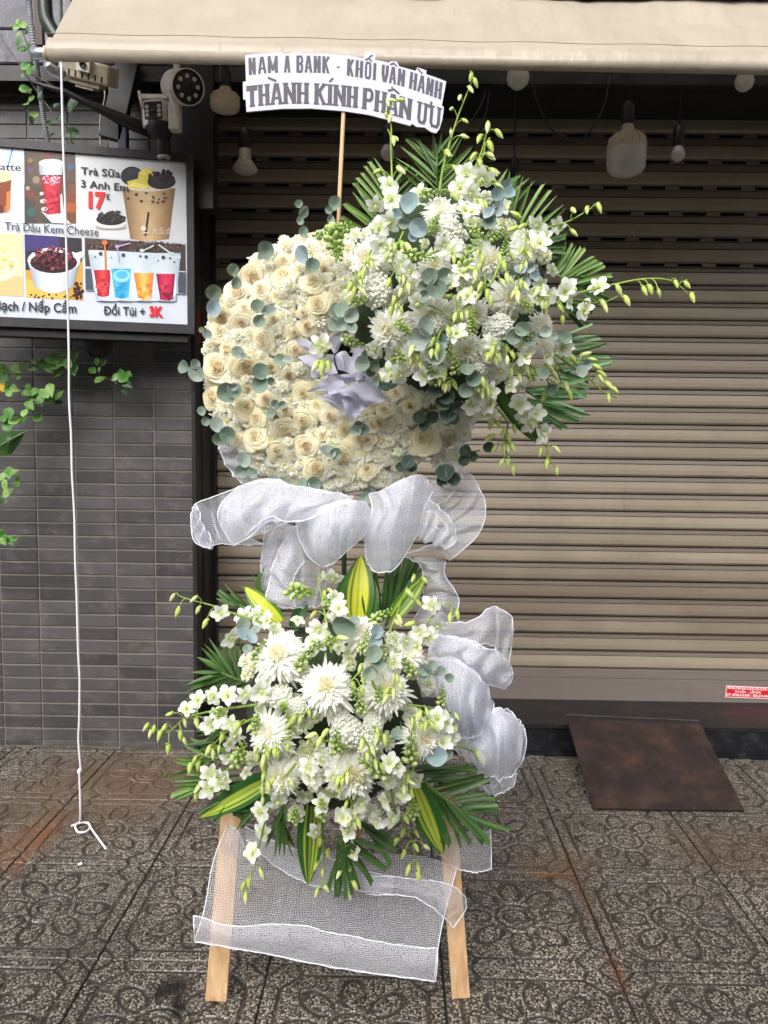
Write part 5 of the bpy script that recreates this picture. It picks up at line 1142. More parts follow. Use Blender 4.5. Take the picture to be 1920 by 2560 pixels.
orchid(ut, R3, [(1485,1080),(1545,830),(1605,620),(1650,500),(1690,400),(1720,330)], [], [(1545,835),(1570,690),(1575,530),(1630,450),(1590,940),(1655,720),(1700,390),(1735,340),(1660,610),(1710,300)], flatY(2.02), .0, 30, 11)
orchid(ut, T4, [(60,700),(100,600),(120,520),(140,460)], [(20,740),(100,745),(30,830)], [(130,468),(185,505),(140,568),(85,530),(140,630),(55,630),(90,660),(155,715)], flatY(1.98), .0, 30, 15)
for st, bl, bd in (([(250,600),(400,520),(560,470),(700,390),(800,320)], [(320,490),(490,500),(380,590),(330,640)], [(590,385),(700,375),(790,355),(590,550),(165,425),(140,525),(205,505)]),
    ([(560,1040),(850,970),(1130,915),(1350,930),(1500,1050)], [(790,980),(540,990)], [(940,985),(1135,990),(1185,980),(1250,1010),(1380,940),(1460,950),(1505,1045),(590,980)]),
    ([(410,1110),(600,1070),(800,1100),(970,1030)], [(540,1020),(680,1150),(550,1090),(390,1040),(300,1010)], [(820,1100),(1000,1070),(510,1215),(490,1130),(840,1130)]),
    ([(60,700),(40,760),(20,850)], [], [(60,800),(85,890),(30,740),(120,735)])): orchid(ut, G8, st, bl, bd, UPf, .07)
for st, bl, bd in (([(760,120),(1000,280),(1150,390),(1290,480)], [(780,160),(1000,240),(740,230),(960,450),(900,440)], [(815,230),(880,190),(910,225),(880,260),(1150,310),(1190,355),(1195,425),(1275,435),(1295,490),(905,340),(960,370),(1010,330),(1130,500),(1040,340),(1000,320)]),
    ([(1200,230),(1400,370),(1520,480),(1610,520)], [(1250,180),(1160,230),(1270,200)], [(1390,235),(1470,310),(1500,355),(1500,385),(1550,430),(1555,515),(1595,460),(1310,250),(1440,260)]),
    ([(780,560),(880,690),(860,830),(920,990)], [(760,560),(690,490),(640,560),(730,610),(770,470)], [(770,680),(820,690),(770,780),(800,850),(925,720),(890,780),(855,850),(885,840),(910,840),(845,950),(885,945),(918,995),(860,740)]),
    ([(1050,600),(1120,780),(1160,920),(1210,1000)], [(1070,620),(1030,690),(960,560),(1115,760),(1000,640)], [(1105,870),(1205,860),(1145,950),(1210,1003)]),
    ([(440,280),(450,340),(470,400)], [(400,350),(330,370)], [(460,360),(470,440),(490,430),(520,420),(430,390),(450,430)]),
    ([(130,250),(90,280),(40,330)], [(100,350),(160,360)], [(40,370)]),
    ([(560,20),(500,60)], [], [(500,80),(560,60),(585,90),(480,60)])): orchid(ut, G7, st, bl, bd, UPf, .06)
orchid(ut, PP, [(520,190),(470,280),(440,320)], [(420,180)], [(380,380),(440,390),(500,370),(430,440)], flatY(1.93), .03, 30, 16)
for fn, A, B in ((G6,(690,450),(940,430)),(G6,(560,930),(850,990)),(G6,(1010,1130),(1190,760)),(G6,(1400,960),(1420,790)),(G6,(500,1500),(620,1610)),(G6,(1130,1560),(1130,1380)),(G6,(1540,1330),(1660,1440)),(G5,(1060,240),(1220,175)),(G5,(1080,250),(1130,420)),(G5,(960,250),(1090,225)),(G7,(240,110),(150,10)),(G7,(530,360),(540,190)),(G7,(640,90),(655,-10)),(G7,(1030,400),(1080,330)),(PP,(660,100),(940,220))): spike(ut, fn, A, B, UPf if fn is not PP else flatY(1.95), .08)

for k in range(11):
    a = ru.uniform(0, 2*PI); q = 240*math.sqrt(ru.random()); x, y = 1120+q*math.cos(a), 720+q*math.sin(a); dx, dy = ru.uniform(-30, 30), ru.uniform(30, 80)
    orchid(ut, ID, [(x, y), (x+dx*.5, y+dy*.4), (x+dx, y+dy)], [], [(x+dx*u+ru.uniform(-16, 16), y+dy*u+ru.uniform(-6, 12)) for u in (.3, .5, .7, .85, 1.0)], UPf, .09)
for k in range(9):
    a = ru.uniform(0, 2*PI); q = 240*math.sqrt(ru.random()); x, y = 1110+q*math.cos(a), 730+q*math.sin(a); spike(ut, ID, (x, y), (x+ru.uniform(-50, 50), y+ru.uniform(-60, 50)), UPf, .07)
# ================================================================ LOWER SPRAY
lt = thing('lower_flower_spray', 'lower spray of white mums and orchids with palm and striped leaves', 'flower arrangement', P(835, 2050, 2.0))
b = MB(); b.lathe([(.001, .19), (.12, .17), (.2, .1), (.24, -.02), (.18, -.05)], 24, TRS(P(835, 1790, 2.0), frame((0, -1, 0)), (1, 1.05, 1))); b.obj('floral_foam', M['foam'], lt)
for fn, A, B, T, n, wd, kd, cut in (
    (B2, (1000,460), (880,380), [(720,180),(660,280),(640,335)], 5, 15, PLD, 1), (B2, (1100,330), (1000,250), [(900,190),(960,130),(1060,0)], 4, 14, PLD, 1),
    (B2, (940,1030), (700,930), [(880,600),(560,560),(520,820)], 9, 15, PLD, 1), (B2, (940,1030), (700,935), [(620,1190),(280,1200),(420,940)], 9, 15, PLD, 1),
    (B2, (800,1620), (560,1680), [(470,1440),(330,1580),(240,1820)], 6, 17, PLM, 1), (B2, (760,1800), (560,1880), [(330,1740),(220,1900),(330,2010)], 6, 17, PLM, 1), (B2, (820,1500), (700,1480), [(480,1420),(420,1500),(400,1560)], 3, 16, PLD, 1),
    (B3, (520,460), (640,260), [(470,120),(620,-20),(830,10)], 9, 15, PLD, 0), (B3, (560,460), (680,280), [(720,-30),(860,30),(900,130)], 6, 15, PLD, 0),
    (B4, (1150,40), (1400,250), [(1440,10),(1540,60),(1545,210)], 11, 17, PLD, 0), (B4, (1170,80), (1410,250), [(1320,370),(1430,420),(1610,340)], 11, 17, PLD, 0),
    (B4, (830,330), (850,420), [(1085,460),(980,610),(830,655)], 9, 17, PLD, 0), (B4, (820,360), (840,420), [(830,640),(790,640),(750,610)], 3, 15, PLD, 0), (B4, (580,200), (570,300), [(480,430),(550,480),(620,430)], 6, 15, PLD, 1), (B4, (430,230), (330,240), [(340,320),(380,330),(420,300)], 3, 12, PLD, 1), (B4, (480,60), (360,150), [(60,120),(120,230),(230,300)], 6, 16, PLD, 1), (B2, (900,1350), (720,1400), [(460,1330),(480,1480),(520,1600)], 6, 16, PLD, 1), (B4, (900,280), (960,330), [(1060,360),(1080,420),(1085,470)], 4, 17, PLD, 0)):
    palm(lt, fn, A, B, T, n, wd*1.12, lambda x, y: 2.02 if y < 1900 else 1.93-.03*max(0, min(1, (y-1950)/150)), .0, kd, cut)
for fn, A, B, wd, cc in ((C1,(830,840),(852,525),150,('3a6420','d3d334')),(C1,(480,840),(310,672),90,('4f7a22','cdd03a')),(C1,(1000,820),(1155,620),85,('4a7428','b9c83a')),(C1,(740,820),(800,600),80,('2c5020','3c6a28')),(C1,(900,820),(890,600),80,('2c5020','3c6a28')),(B4,(500,90),(178,268),110,('2c5c24','b9cc4a')),(B4,(700,190),(682,585),120,('2f6226','c3cf4a')),(B4,(1180,120),(1308,442),130,('2f6226','c3cf4a')),(B4,(540,120),(330,260),90,('2a5422','3f7030')),(B2,(1300,560),(1420,330),120,('284a1e','355e26'))):
    dracaena(lt, fn, A, B, wd, (lambda x, y: 1.97 if y < 1900 else 1.90), 0, cc)
for x, y, r, k in [(695,1638,62,0),(817,1717,62,1),(970,1722,58,0),(880,1935,66,1),(1060,1845,48,0),(905,1580,42,2),(672,1836,56,2),(702,1940,50,0),(1030,1640,36,2)]: put('chrysanthemum', MUM[k], lt, x, y, r*1.2, LOf, LOn, .06, .08)
nf = 0
for k in range(400):
    a = ru.uniform(0, 2*PI); q = 265*math.sqrt(ru.random()); x, y = 830+q*math.cos(a), 1790+q*math.sin(a)
    if nf >= 125: break
    nf += 1; put('stock_blossom' if nf % 4 else 'orchid_bloom', STK if nf % 4 else ORCH, lt, x, y, ru.uniform(20, 29), LOf, LOn, .0, .4)
for fn, L in ((B3, [(300,1200,135),(430,1240,110),(760,670,45),(480,1130,85),(250,1100,80)]), (B2, [(1200,1130,115),(1330,1230,100)])):
    sc = fn(1, 0)[0]-fn(0, 0)[0]
    for x, y, r in L:
        o = put('white_blossom_cluster', WAX, lt, *fn(x, y), r*sc, LOf, LOn, .04, .2); o['kind'] = 'stuff'
eucalyptus(lt, B2, [(895,545,56),(985,590,42),(900,620,62,1),(950,650,52,1),(930,740,42)], LOf, .07)
for lv in ([(290,440,78),(340,430,42)], [(510,500,47,1),(495,555,47,1)], [(485,655,57),(500,720,47),(450,785,47)], [(830,760,46),(885,735,37),(945,775,42),(1000,815,32),(850,790,42)], [(925,1360,70,1),(985,1345,45)], [(640,1210,42)]): eucalyptus(lt, B3, lv, LOf, .08)
for fn, st, bl, bd in (
    (B2, [(1060,520),(800,440),(640,380),(450,330),(340,290)], [(1090,500),(1010,470),(900,470),(700,440),(780,640)], [(310,300),(350,420),(490,315),(520,405),(580,515)]),
    (B2, [(1000,1200),(600,1260),(400,1320),(240,1440),(80,1380)], [(510,1160),(640,1130),(760,1120),(900,1120),(1030,1090),(420,1230),(620,1370),(700,1300)], [(285,1275),(405,1340),(500,1330),(240,1385),(90,1375),(120,1430),(200,1440),(395,1490),(270,1550),(370,1440),(150,1395)]),
    (B2, [(1000,1300),(800,1400),(700,1470),(540,1650),(440,1710)], [(780,1360),(830,1450)], [(945,1390),(850,1370),(720,1460),(690,1555),(610,1565),(495,1645),(450,1715),(515,1700),(1000,1420),(640,1600)]),
    (B2, [(1290,1470),(1100,1520),(1010,1580),(1040,1690)], [], [(1000,1560),(1120,1570),(1180,1590),(1010,1620),(1050,1690),(1260,1550),(1150,1590)]),
    (B2, [(900,1650),(760,1740),(640,1820),(520,1920)], [(780,1640),(740,1800),(610,1770),(600,1890),(700,1850)], [(515,1890),(500,1955)]),
    (B2, [(1330,1680),(1250,1780),(1180,1830),(1120,1880)], [(1430,1800)], [(1130,1820),(1210,1870),(1290,1850),(1115,1890)]),
    (B4, [(540,180),(480,300),(450,430),(410,570),(395,620)], [(540,190),(460,240),(470,330),(430,430)], [(465,515),(385,578),(395,628),(410,560)]),
    (B4, [(740,180),(745,340),(755,480),(740,600)], [(715,330),(745,200)], [(740,370),(725,480),(775,425),(750,515),(725,605),(765,590)]),
    (B4, [(900,180),(850,300),(860,450),(880,610)], [(900,240),(870,330),(890,420),(920,200),(840,260)], [(830,515),(875,500),(895,570),(875,610)]),
    (B4, [(1060,120),(1090,250),(1150,340),(1190,510)], [(1040,190),(1000,280),(1070,270),(1060,100)], [(1150,100),(1130,265),(1120,330),(1180,330),(1085,375),(1180,400),(1125,430),(1145,500),(1190,500),(1225,400),(1115,150),(1155,150),(1190,530)]),
    (B3, [(190,640),(140,350),(90,100)], [(200,120),(215,270),(100,480),(240,330),(60,560)], [(180,210),(70,370),(255,540),(140,230),(140,100)]),
    (B3, [(800,500),(880,400),(980,300),(1060,350)], [(880,310),(800,500),(920,450),(780,590),(860,530)], [(1060,370),(1010,390),(740,440)]),
    (B3, [(590,500),(650,350),(690,240),(800,150)], [], [(750,250),(790,295),(720,220),(830,135),(655,400),(760,120),(640,430)]),
    (B3, [(720,1000),(900,1025),(1060,1070)], [(980,1120),(1010,1200),(920,1090)], [(850,1050),(930,1130),(990,1090),(1050,1165),(1050,1075)]),
    (B3, [(950,1250),(1140,1310),(1260,1380)], [(960,1260),(1080,1270),(1000,1230)], [(1200,1340),(1240,1375)]),
    (B3, [(760,1440),(720,1520),(740,1640)], [(640,1430),(590,1400),(680,1620)], [(720,1500),(690,1580),(740,1600)]),
    (B3, [(500,900),(420,760),(300,860)], [(620,700),(560,600),(700,560)], [(410,820),(390,740),(490,750),(400,900),(340,870)]),
    (B3, [(300,1300),(150,1250),(40,1300)], [(60,1520),(30,1430),(120,1380),(200,1500)], [(60,1210),(110,1250),(30,1260),(150,1190)])): orchid(lt, fn, st, bl, bd, LOf, .07)
for fn, A, B in ((B2,(1280,260),(1480,270)),(B2,(1330,900),(1530,650)),(B2,(970,830),(1090,640)),(B2,(1290,1450),(1250,1250)),(B2,(640,1290),(740,1240)),(B2,(830,1700),(900,1500)),(B3,(460,420),(640,330)),(B3,(400,640),(450,450)),(B3,(760,800),(630,610)),(B3,(950,1000),(960,850)),(B3,(410,1050),(330,860)),(B3,(740,1400),(745,1160)),(B3,(220,1340),(230,1150)),(B3,(560,1490),(370,1370)),(B4,(620,280),(620,215)),(B4,(750,260),(745,180)),(B4,(1165,250),(1165,190)),(B3,(150,330),(200,230))): spike(lt, fn, A, B, LOf, .08)

for k in range(10):
    a = ru.uniform(0, 2*PI); q = 220*math.sqrt(ru.random()); x, y = 835+q*math.cos(a), 1800+q*math.sin(a); dx, dy = ru.uniform(-40, 40), ru.uniform(20, 80)
    orchid(lt, ID, [(x, y), (x+dx*.5, y+dy*.4), (x+dx, y+dy)], [], [(x+dx*u+ru.uniform(-16, 16), y+dy*u+ru.uniform(-6, 12)) for u in (.3, .5, .7, .85, 1.0)], LOf, .09)
for k in range(8):
    a = ru.uniform(0, 2*PI); q = 220*math.sqrt(ru.random()); x, y = 835+q*math.cos(a), 1780+q*math.sin(a); spike(lt, ID, (x, y), (x+ru.uniform(-50, 50), y+ru.uniform(-60, 50)), LOf, .07)
# ================================================================ MESH RIBBON
def sheet(parent, fn, rows, Y0, nu=46, nv=18, name='ruffle', hems=(True, True, False, False), wr=.006, seed=0, fl=1.0, mat='tulle'):
    cr_ = [crom([P(*fn(x, y), Y0+d) for x, y, d in r], nu) for r in rows]
    cols = [crom([r[i] for r in cr_], nv) for i in range(nu)]
    g = [[cols[i][j] for j in range(nv)] for i in range(nu)]
    for i in range(nu):
        for j in range(nv):
            p = g[i][j]; k = mnoise.noise(Vector((i*.28, j*.12, seed*7.3)))*wr + mnoise.noise(Vector((i*.75, j*.2, seed*3.1+9)))*wr*.4; k += .011*fl*math.sin(i*.55+2.5*mnoise.noise(Vector((i*.1, j*.1, seed))))*math.sin(PI*(j+.5)/nv*.9+.2); g[i][j] = p+Vector((k*.3, k, k*.3))
    uvs = []; ul = [0.0]
    for i in range(1, nu): ul.append(ul[-1]+sum((g[i][j]-g[i-1][j]).length for j in range(0, nv, 4))/len(range(0, nv, 4)))
    vl = [[0.0] for _ in range(nu)]
    for i in range(nu):
        for j in range(1, nv): vl[i].append(vl[i][-1]+(g[i][j]-g[i][j-1]).length)
    mean = [sum(vl[i][j] for i in range(nu))/nu for j in range(nv)]
    uvs = [(ul[i]+.001, mean[j]+.001) for i in range(nu) for j in range(nv)]
    b = MB(); b.grid(g, None, uvs=uvs); o = b.obj(name, M[mat], parent)
    for hm_, line in zip(hems, ([g[i][0] for i in range(nu)], [g[i][-1] for i in range(nu)], g[0], g[-1])):
        if hm_: b = MB(); b.tube(line, .0013, 5); b.obj('edge_cord', M['cord'], o)
    return o
rb = thing('waist_mesh_bow', 'ruffled white net ribbon bow tied under the rose wreath', 'ribbon', P(840, 1440, 2.0))
Yb = 2.03
k = 0
for rows, hm in (
  ([[(300,212,.03),(190,255,.03),(90,295,.02),(72,340,0)],[(300,320,.05),(200,340,.05),(120,350,.02),(75,410,-.02)],[(320,440,.05),(230,440,.05),(170,450,.02),(95,470,-.03)],[(400,480,.06),(300,485,.05),(190,480,.0),(150,503,-.03)]], (1,1,0,1)),
  ([[(190,0,.08),(215,80,.07),(265,160,.06),(310,205,.05)],[(230,0,.06),(270,80,.05),(320,160,.05),(360,195,.04)],[(270,0,.06),(320,80,.05),(370,160,.05),(410,185,.03)]], (1,0,0,0)),
  ([[(1320,100,.06),(1310,200,.05),(1250,270,.04),(1200,300,.03)],[(1290,100,.04),(1270,190,.03),(1210,240,.02),(1170,270,.02)],[(1250,100,.06),(1230,180,.05),(1180,200,.04),(1150,250,.03)]], (1,1,0,0)),
  ([[(1290,190,.05),(1330,148,.05),(1390,205,.03),(1427,320,.0),(1390,440,0),(1260,556,0)],[(1240,280,.08),(1290,280,.06),(1340,300,.04),(1360,350,.02),(1320,420,.02),(1200,520,.02)],[(1150,330,.08),(1200,340,.06),(1230,380,.05),(1250,410,.04),(1200,470,.04),(1060,525,.04)]], (1,1,0,0)),
  ([[(410,420,.0),(480,385,-.02),(550,395,-.03),(610,490,-.02),(700,550,0)],[(388,560,.02),(450,540,-.03),(540,550,-.05),(620,610,-.03),(690,650,0)],[(400,660,.02),(455,650,-.03),(540,660,-.05),(610,690,-.03),(680,710,0)],[(412,742,.02),(470,765,-.03),(540,774,-.05),(600,772,-.03),(665,765,0)]], (0,1,1,1)),
  ([[(1060,540,0),(1130,580,-.01),(1140,680,0),(1130,760,0),(1080,850,0)],[(1150,540,-.02),(1190,600,-.04),(1230,690,-.04),(1230,760,-.03),(1180,850,-.03)],[(1240,560,0),(1240,620,0),(1295,710,0),(1298,780,0),(1240,870,0)]], (1,1,0,0)),
  ([[(290,215,0),(420,178,-.04),(560,212,-.06),(700,236,-.06),(820,262,-.03)],[(215,290,-.06),(380,255,-.10),(540,275,-.10),(680,285,-.09),(800,282,-.05)],[(195,390,-.08),(330,350,-.12),(480,330,-.12),(640,312,-.10),(760,295,-.05)],[(260,490,-.06),(350,440,-.10),(430,374,-.10),(560,370,-.08),(700,330,-.04)]], (1,1,1,0)),
  ([[(1140,255,-.05),(1200,300,-.05),(1270,375,-.04),(1294,450,-.04)],[(1135,330,-.10),(1190,370,-.10),(1250,420,-.09),(1285,470,-.08)],[(1110,430,-.08),(1140,460,-.08),(1190,480,-.07),(1245,497,-.07)],[(1110,440,.0),(1150,440,.0),(1200,450,.0),(1225,465,-.02)],[(1130,380,.02),(1180,390,.02),(1230,420,.02),(1255,440,.0)]], (1,1,0,1)),
  ([[(550,390,-.04),(640,325,-.10),(740,286,-.12),(850,282,-.10),(914,330,-.05)],[(575,470,-.06),(650,420,-.13),(740,390,-.16),(830,370,-.13),(905,370,-.06)],[(615,550,-.06),(660,500,-.13),(730,460,-.15),(810,430,-.12),(890,410,-.06)],[(668,590,-.05),(695,582,-.10),(730,565,-.1),(790,510,-.10),(870,440,-.05)]], (1,1,1,0)),
  ([[(890,250,-.05),(950,232,-.10),(1040,185,-.12),(1130,162,-.08),(1187,230,-.04)],[(905,330,-.06),(980,310,-.13),(1050,280,-.16),(1110,260,-.12),(1160,290,-.05)],[(870,450,-.05),(930,430,-.13),(1010,430,-.15),(1080,400,-.12),(1135,350,-.05)],[(875,575,-.04),(935,612,-.08),(1005,595,-.1),(1060,525,-.08),(1125,410,-.04)]], (1,1,1,1))):
    sheet(rb, C1, rows, Yb, hems=hm, seed=k, wr=.008); k += 1
    if k in (7, 9, 10): sheet(rb, C1, [[(x*.975+18, y*.97+10, d+.022) for x, y, d in r] for r in rows], Yb, hems=(1, 0, 0, 0), seed=k+30, wr=.010)
BL = reg(470, 1150, .4202)
for rows, hm in (
  ([[(40,265,.0),(62,285,-.02),(80,370,-.03),(112,430,-.03),(158,492,-.03)],[(28,285,.01),(40,340,.0),(60,410,.0),(95,480,-.01),(150,510,-.01)],[(20,320,.0),(26,380,.01),(36,440,.01),(90,518,.0),(148,528,-.01)]], (1,1,0,0)),
  ([[(335,455,-.10),(470,345,-.13),(600,366,-.13),(740,342,-.12),(950,240,-.10)],[(350,458,-.09),(470,395,-.11),(590,376,-.11),(700,352,-.10),(850,300,-.09)],[(365,458,-.06),(470,428,-.07),(560,384,-.07),(630,368,-.07),(760,340,-.06)]], (1,1,0,0)),
  ([[(640,395,-.02),(560,500,-.04),(500,640,-.05),(462,838,-.06)],[(660,480,-.05),(600,580,-.08),(560,700,-.09),(540,868,-.09)],[(700,600,-.04),(650,660,-.06),(625,740,-.07),(640,872,-.07)]], (1,1,0,0)),
  ([[(520,400,.03),(470,500,.02),(432,600,.02),(440,680,.02),(475,765,.02)],[(560,420,.03),(520,520,.01),(490,620,.0),(480,700,.0),(500,780,.01)]], (1,0,0,0))):
    sheet(rb, BL, rows, Yb, hems=hm, seed=k, wr=.007); k += 1
r2 = thing('side_mesh_ruffle', 'curled white net ribbon loops at right of the lower flowers', 'ribbon', P(1180, 1960, 2.0))
for rows, hm in (
  ([[(930,440,.0),(1100,430,-.02),(1200,400,-.03),(1260,345,-.02),(1340,328,0),(1430,390,0),(1449,480,0)],[(910,490,-.02),(1080,480,-.06),(1200,470,-.08),(1290,460,-.06),(1340,470,-.02),(1400,520,.0),(1435,580,.02)],[(890,530,-.02),(1050,540,-.06),(1180,575,-.08),(1280,580,-.05),(1330,630,-.02),(1380,680,0),(1415,730,.02)]], (1,1,0,1)),
  ([[(1320,1015,.04),(1420,1040,.03),(1500,1130,.02),(1533,1200,.02)],[(1290,1100,.04),(1400,1120,.03),(1470,1180,.02),(1510,1260,.02)],[(1260,1180,.04),(1380,1200,.03),(1440,1240,.02),(1490,1320,.02)]], (1,0,0,0)),
  ([[(1150,1430,.03),(1300,1490,.03),(1475,1470,.03)],[(1200,1540,.02),(1320,1560,0),(1460,1520,.02)],[(1240,1590,.02),(1335,1622,0),(1452,1558,.02)]], (1,1,0,1)),
  ([[(880,520,-.03),(1050,530,-.08),(1200,590,-.1),(1340,640,-.07),(1430,740,-.03),(1447,800,0)],[(860,620,-.04),(1000,620,-.1),(1120,680,-.12),(1230,730,-.1),(1340,790,-.06),(1425,850,0)],[(860,700,-.03),(1000,690,-.06),(1120,750,-.08),(1220,830,-.06),(1300,872,-.03),(1370,877,0)]], (1,1,0,1)),
  ([[(1050,1230,-.02),(1200,1210,-.06),(1310,1045,-.08),(1420,1060,-.05),(1525,1170,-.02)],[(1050,1290,-.05),(1230,1280,-.1),(1360,1150,-.12),(1440,1150,-.1),(1533,1280,-.03)],[(1120,1380,-.06),(1270,1390,-.11),(1370,1310,-.13),(1430,1300,-.1),(1515,1380,-.03)],[(1180,1450,-.04),(1290,1500,-.07),(1370,1512,-.07),(1440,1485,-.05),(1490,1420,-.02)]], (1,1,0,1)),
  ([[(850,680,-.04),(1000,675,-.1),(1150,745,-.12),(1250,855,-.1),(1313,1000,-.05)],[(870,850,-.08),(1000,860,-.16),(1120,900,-.17),(1220,980,-.14),(1300,1070,-.07)],[(950,1000,-.1),(1040,1030,-.17),(1120,1060,-.18),(1200,1100,-.14),(1275,1130,-.07)],[(1000,1180,-.06),(1070,1222,-.1),(1150,1232,-.1),(1215,1205,-.08),(1260,1155,-.05)]], (1,1,0,1))):
    sheet(r2, B3, rows, 2.02, hems=hm, seed=k, wr=.010, fl=1.3); k += 1
    if len(rows) > 3 or len(rows[0]) == 6: sheet(r2, B3, [[(x*.955+45, y*.985+14, d+.02) for x, y, d in r] for r in rows], 2.02, hems=(1, 0, 0, 1), seed=k+50, wr=.014, fl=1.6)
r3 = thing('lower_mesh_drape', 'wide white net ribbon draped across the easel legs', 'ribbon', P(840, 2380, 1.95))
for rows, hm in (
  ([[(310,300,0),(420,330,.02),(620,400,.02),(800,420,.02),(1000,430,.02),(1200,440,.02),(1370,490,0)],[(240,480,-.05),(420,500,-.03),(620,530,-.02),(800,560,-.02),(1000,590,-.02),(1180,620,-.03),(1330,640,-.05)],[(205,690,-.09),(400,690,-.07),(620,710,-.06),(800,740,-.06),(1000,770,-.06),(1150,800,-.07),(1292,800,-.09)],[(158,836,-.12),(350,866,-.12),(560,906,-.12),(750,946,-.12),(950,976,-.12),(1120,1000,-.12),(1262,1019,-.12)]], (0,1,1,1)),
  ([[(152,720,-.13),(350,765,-.13),(600,758,-.13),(780,795,-.13),(900,815,-.13),(1080,850,-.13),(1277,872,-.13)],[(154,780,-.145),(350,815,-.145),(600,835,-.145),(780,870,-.145),(900,895,-.145),(1080,925,-.145),(1276,945,-.145)],[(159,838,-.13),(350,868,-.13),(560,908,-.13),(750,948,-.13),(950,978,-.13),(1120,1002,-.13),(1270,1021,-.13)]], (1,1,1,1)),
  ([[(930,528,-.05),(1060,538,-.06),(1200,552,-.07),(1330,572,-.06),(1400,620,-.04),(1414,670,-.02)],[(940,580,-.07),(1060,582,-.09),(1180,605,-.10),(1290,645,-.1),(1360,680,-.08),(1402,705,-.04)],[(950,620,-.06),(1060,620,-.08),(1160,630,-.09),(1240,670,-.09),(1300,720,-.08),(1352,771,-.06)]], (1,1,0,1)),
  ([[(380,300,0),(560,390,-.02),(700,430,-.02),(850,470,-.03),(960,515,-.04),(1080,538,-.05)],[(395,340,-.03),(540,440,-.05),(670,495,-.05),(800,540,-.055),(945,555,-.06),(1075,575,-.07)],[(400,370,-.04),(520,480,-.06),(640,550,-.06),(760,592,-.06),(930,605,-.06),(1070,620,-.07)]], (1,1,0,0)),
  ([[(1310,330,.0),(1400,330,-.01),(1522,320,0)],[(1290,430,-.03),(1400,420,-.04),(1526,410,0)],[(1360,498,-.02),(1450,518,-.03),(1528,502,0)]], (0,1,0,1)),
  ([[(320,300,-.03),(360,330,-.04),(390,400,-.03)],[(300,350,-.05),(340,390,-.06),(380,440,-.05)],[(290,410,-.04),(330,440,-.05),(370,470,-.04)]], (1,0,0,0))):
    sheet(r3, B4, rows, 2.03, nu=60, mat='sheer', hems=hm, seed=k, wr=.004, fl=.25); k += 1

# ================================================================ CONDOLENCE SIGN
sg = thing('condolence_sign', 'arched white lettered condolence sign on wooden stick above the flowers', 'sign', P(856, 560, 2.12))
YS = 2.10
outl = [(145,160),(270,148),(395,138),(410,150),(462,146),(475,137),(560,147),(720,150),(860,162),(962,182),(985,135),(1054,145),(1042,190),(1140,212),(1150,202),(1195,205),(1212,238),(1325,268),(1336,244),(1400,266),(1398,292),(1460,312),(1536,342),(1506,508),(1520,520),(1510,600),(1490,668),(1467,699),(1430,690),(1388,660),(1330,655),(1302,634),(1286,648),(1100,598),(1000,572),(820,545),(600,528),(400,530),(155,551),(150,466),(133,466),(130,345),(152,340)]
def Sq(x, y, d=0.0):
    p = P(*R3(x, y), YS); return p+Vector((0, d, 0))
b = MB(); n = len(outl); fr = [Sq(x, y) for x, y in outl]; bk = [p+Vector((0, .005, 0)) for p in fr]
b.add(fr+bk, [tuple(range(n)), tuple(range(2*n-1, n-1, -1))]+[(i, (i+1) % n, n+(i+1) % n, n+i) for i in range(n)]); b.obj('board', M['card'], sg, smooth=False)
GL = {  # strokes in a unit box: polylines; widths are given at layout time
 'N': [[(0,0),(0,1)],[(1,0),(1,1)],[(0,.97),(1,.03)]], 'A': [[(0,0),(.42,1)],[(1,0),(.58,1)],[(.4,.94),(.6,.94)],[(.22,.28),(.78,.28)]], 'M': [[(0,0),(0,1)],[(1,0),(1,1)],[(.02,.95),(.5,.1)],[(.98,.95),(.5,.1)]],
 'B': [[(0,0),(0,1)],[(0,1),(.75,1),(1,.88),(1,.65),(.75,.53),(0,.53)],[(.7,.53),(1,.42),(1,.12),(.75,0),(0,0)]], 'K': [[(0,0),(0,1)],[(1,1),(.1,.48)],[(.35,.58),(1,0)]], 'H': [[(0,0),(0,1)],[(1,0),(1,1)],[(0,.5),(1,.5)]],
 'O': [[(.5,0),(.8,0),(1,.15),(1,.85),(.8,1),(.2,1),(0,.85),(0,.15),(.2,0),(.5,0)]], 'I': [[(.5,0),(.5,1)]], 'V': [[(0,1),(.0,.45),(.45,.0)],[(1,1),(1,.45),(.55,0)],[(.4,.04),(.6,.04)]], 'T': [[(.5,0),(.5,1)],[(0,.96),(1,.96)],[(0,1),(0,.78)],[(1,1),(1,.78)]],
 'P': [[(0,0),(0,1)],[(0,1),(.75,1),(1,.86),(1,.58),(.75,.44),(0,.44)]], 'U': [[(0,1),(0,.18),(.2,0),(.8,0),(1,.18),(1,1)]], '-': [[(0,.42),(1,.42)]]}
SER = {'N': [(0,0),(0,1),(1,1)], 'H': [(0,0),(0,1),(1,0),(1,1)], 'K': [(0,0),(0,1),(1,0),(1,1)], 'T': [(.5,0)], 'P': [(0,0)], 'I': [(.5,0),(.5,1)], 'A': [(0,0),(1,0)], 'U': [(0,1),(1,1)]}
ACC = {'grave': [[(-.15,1.30),(.5,1.10)]], 'acute': [[(.35,1.10),(1.0,1.30)]], 'circ': [[(.05,1.08),(.5,1.22),(.95,1.08)]], 'circacute': [[(.05,1.08),(.5,1.22),(.95,1.08)],[(.55,1.28),(1.0,1.45)]], 'circdot': [[(.05,1.08),(.5,1.22),(.95,1.08)],[(.5,-.28),(.5,-.16)]], 'horn': [[(1,.86),(1.22,.92),(1.28,1.16)]]}
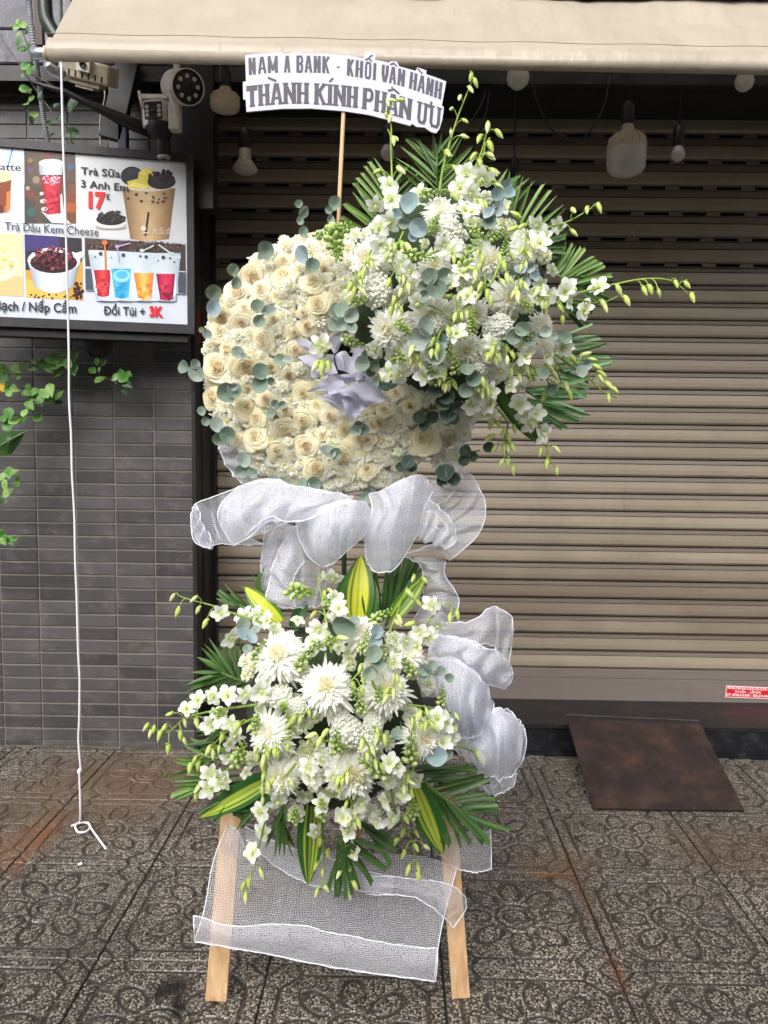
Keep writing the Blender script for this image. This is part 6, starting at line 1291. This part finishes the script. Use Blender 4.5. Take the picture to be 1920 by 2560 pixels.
def lagr(pts, x):
    for (x0, y0), (x1, y1) in zip(pts, pts[1:]):
        if x <= x1 or (x1, y1) == pts[-1]: break
    i = pts.index((x0, y0)); q = [pts[max(0, i-1)], pts[i], pts[i+1], pts[min(len(pts)-1, i+2)]]
    t = (x-x0)/(x1-x0); m0 = (q[2][1]-q[0][1])/max(1, q[2][0]-q[0][0])*(x1-x0); m1 = (q[3][1]-q[1][1])/max(1, q[3][0]-q[1][0])*(x1-x0)
    return (2*t**3-3*t*t+1)*y0+(t**3-2*t*t+t)*m0+(-2*t**3+3*t*t)*y1+(t**3-t*t)*m1
def stroke2d(pl, hw):
    L = []; R_ = []
    for i, p in enumerate(pl):
        p = Vector(p); a = (Vector(pl[i])-Vector(pl[i-1])).normalized() if i else None; c = (Vector(pl[i+1])-p).normalized() if i < len(pl)-1 else None
        a = a or c; c = c or a; na, nc = Vector((-a.y, a.x)), Vector((-c.y, c.x)); m = (na+nc).normalized(); k = hw/max(.35, m.dot(na)); L.append(p+m*k); R_.append(p-m*k)
    return L, R_
def lettering(name, items, base, hgt, hw, slab):
    for ch, x0, x1, acc in items:
        b = MB(); lay = [0]
        xm = (x0+x1)/2; ym = lagr(base, xm); sl_ = (lagr(base, xm+20)-lagr(base, xm-20))/40; tilt = sl_*.35
        def mp(q): return Sq(q.x-tilt*0+(q.y)*(.0)+q.y*sl_*.28, lagr(base, max(base[0][0], min(base[-1][0], q.x)))-q.y, -.0006-.00004*lay[0])
        w_ = x1-x0
        def draw(pl, hw_):
            lay[0] += 1
            fine = []
            for i in range(len(pl)-1):
                fine.append(pl[i])
            fine.append(pl[-1])
            L, R_ = stroke2d(fine, hw_); b.grid([[mp(p) for p in L], [mp(p) for p in R_]])
        X = lambda u: x0+hw+u*(w_-2*hw); Yv = lambda v: hw*.55+v*(hgt-hw*1.1) if 0 <= v <= 1 else v*hgt
        vert = {0: 0, 1: hgt}
        for pl in GL[ch]:
            q = []
            for i, (u, v) in enumerate(pl):
                end = i in (0, len(pl)-1); straight = len(pl) == 2 and pl[0][0] == pl[1][0]
                q.append((X(u), (vert[v] if end and v in vert and (straight or ch in 'AKNMVU') else Yv(v))))
            thin = .55 if (len(pl) == 2 and pl[0][1] == pl[1][1]) else (.8 if len(pl) == 2 and pl[0][0] != pl[1][0] else (.72 if len(pl) > 3 else 1))
            if ch == 'T' and pl[0][1] == .96: thin = .8
            if ch == '-': thin = .5
            draw(q, hw*thin)
        if slab:
            for u, v in SER.get(ch, []):
                yy = 0 if v == 0 else hgt; s = hw*1.3; e = hgt*.04; draw([(X(u)-s, yy+(e if v == 0 else -e)), (X(u)+s, yy+(e if v == 0 else -e))], e)
        if acc:
            for pl in ACC[acc]: draw([(x0+u*w_, v*hgt) for u, v in pl], hw*.5)
        b.obj('letter', M['letter'], sg, smooth=False)
L1 = [('N',172,221,0),('A',233,296,0),('M',303,373,0),('A',412,462,0),('B',500,550,0),('A',555,612,0),('N',619,668,0),('K',678,732,0),('-',768,810,0),('K',848,898,0),('H',906,958,0),('O',968,1018,'circacute'),('I',1026,1050,0),('V',1085,1134,0),('A',1136,1190,'circdot'),('N',1196,1246,0),('H',1277,1328,0),('A',1332,1388,'grave'),('N',1393,1442,0),('H',1450,1500,0)]
L2 = [('T',158,234,0),('H',240,316,0),('A',320,408,'grave'),('N',412,498,0),('H',504,584,0),('K',624,708,0),('I',712,750,'acute'),('N',756,840,0),('H',847,922,0),('P',954,1032,0),('H',1038,1116,0),('A',1116,1204,'circ'),('N',1206,1290,0),('U',1328,1400,'horn'),('U',1412,1492,0)]
lettering('line1', L1, [(150,300),(300,284),(450,280),(720,286),(1040,332),(1240,378),(1520,474)], 116, 10.5, False)
lettering('line2', L2, [(140,522),(370,500),(560,497),(900,523),(1100,560),(1270,606),(1510,678)], 146, 14.5, True)
b = MB(); b.tube([Sq(826, 420, .009), Sq(824, 560, .009), P(*R3(800, 1106), 2.11), P(*R3(785, 1500), 2.12)], [.0055, .0055, .0055, .0055], 8); b.obj('stick', plain('stick_wood', 'd8b48c', .7, var=.1), sg)
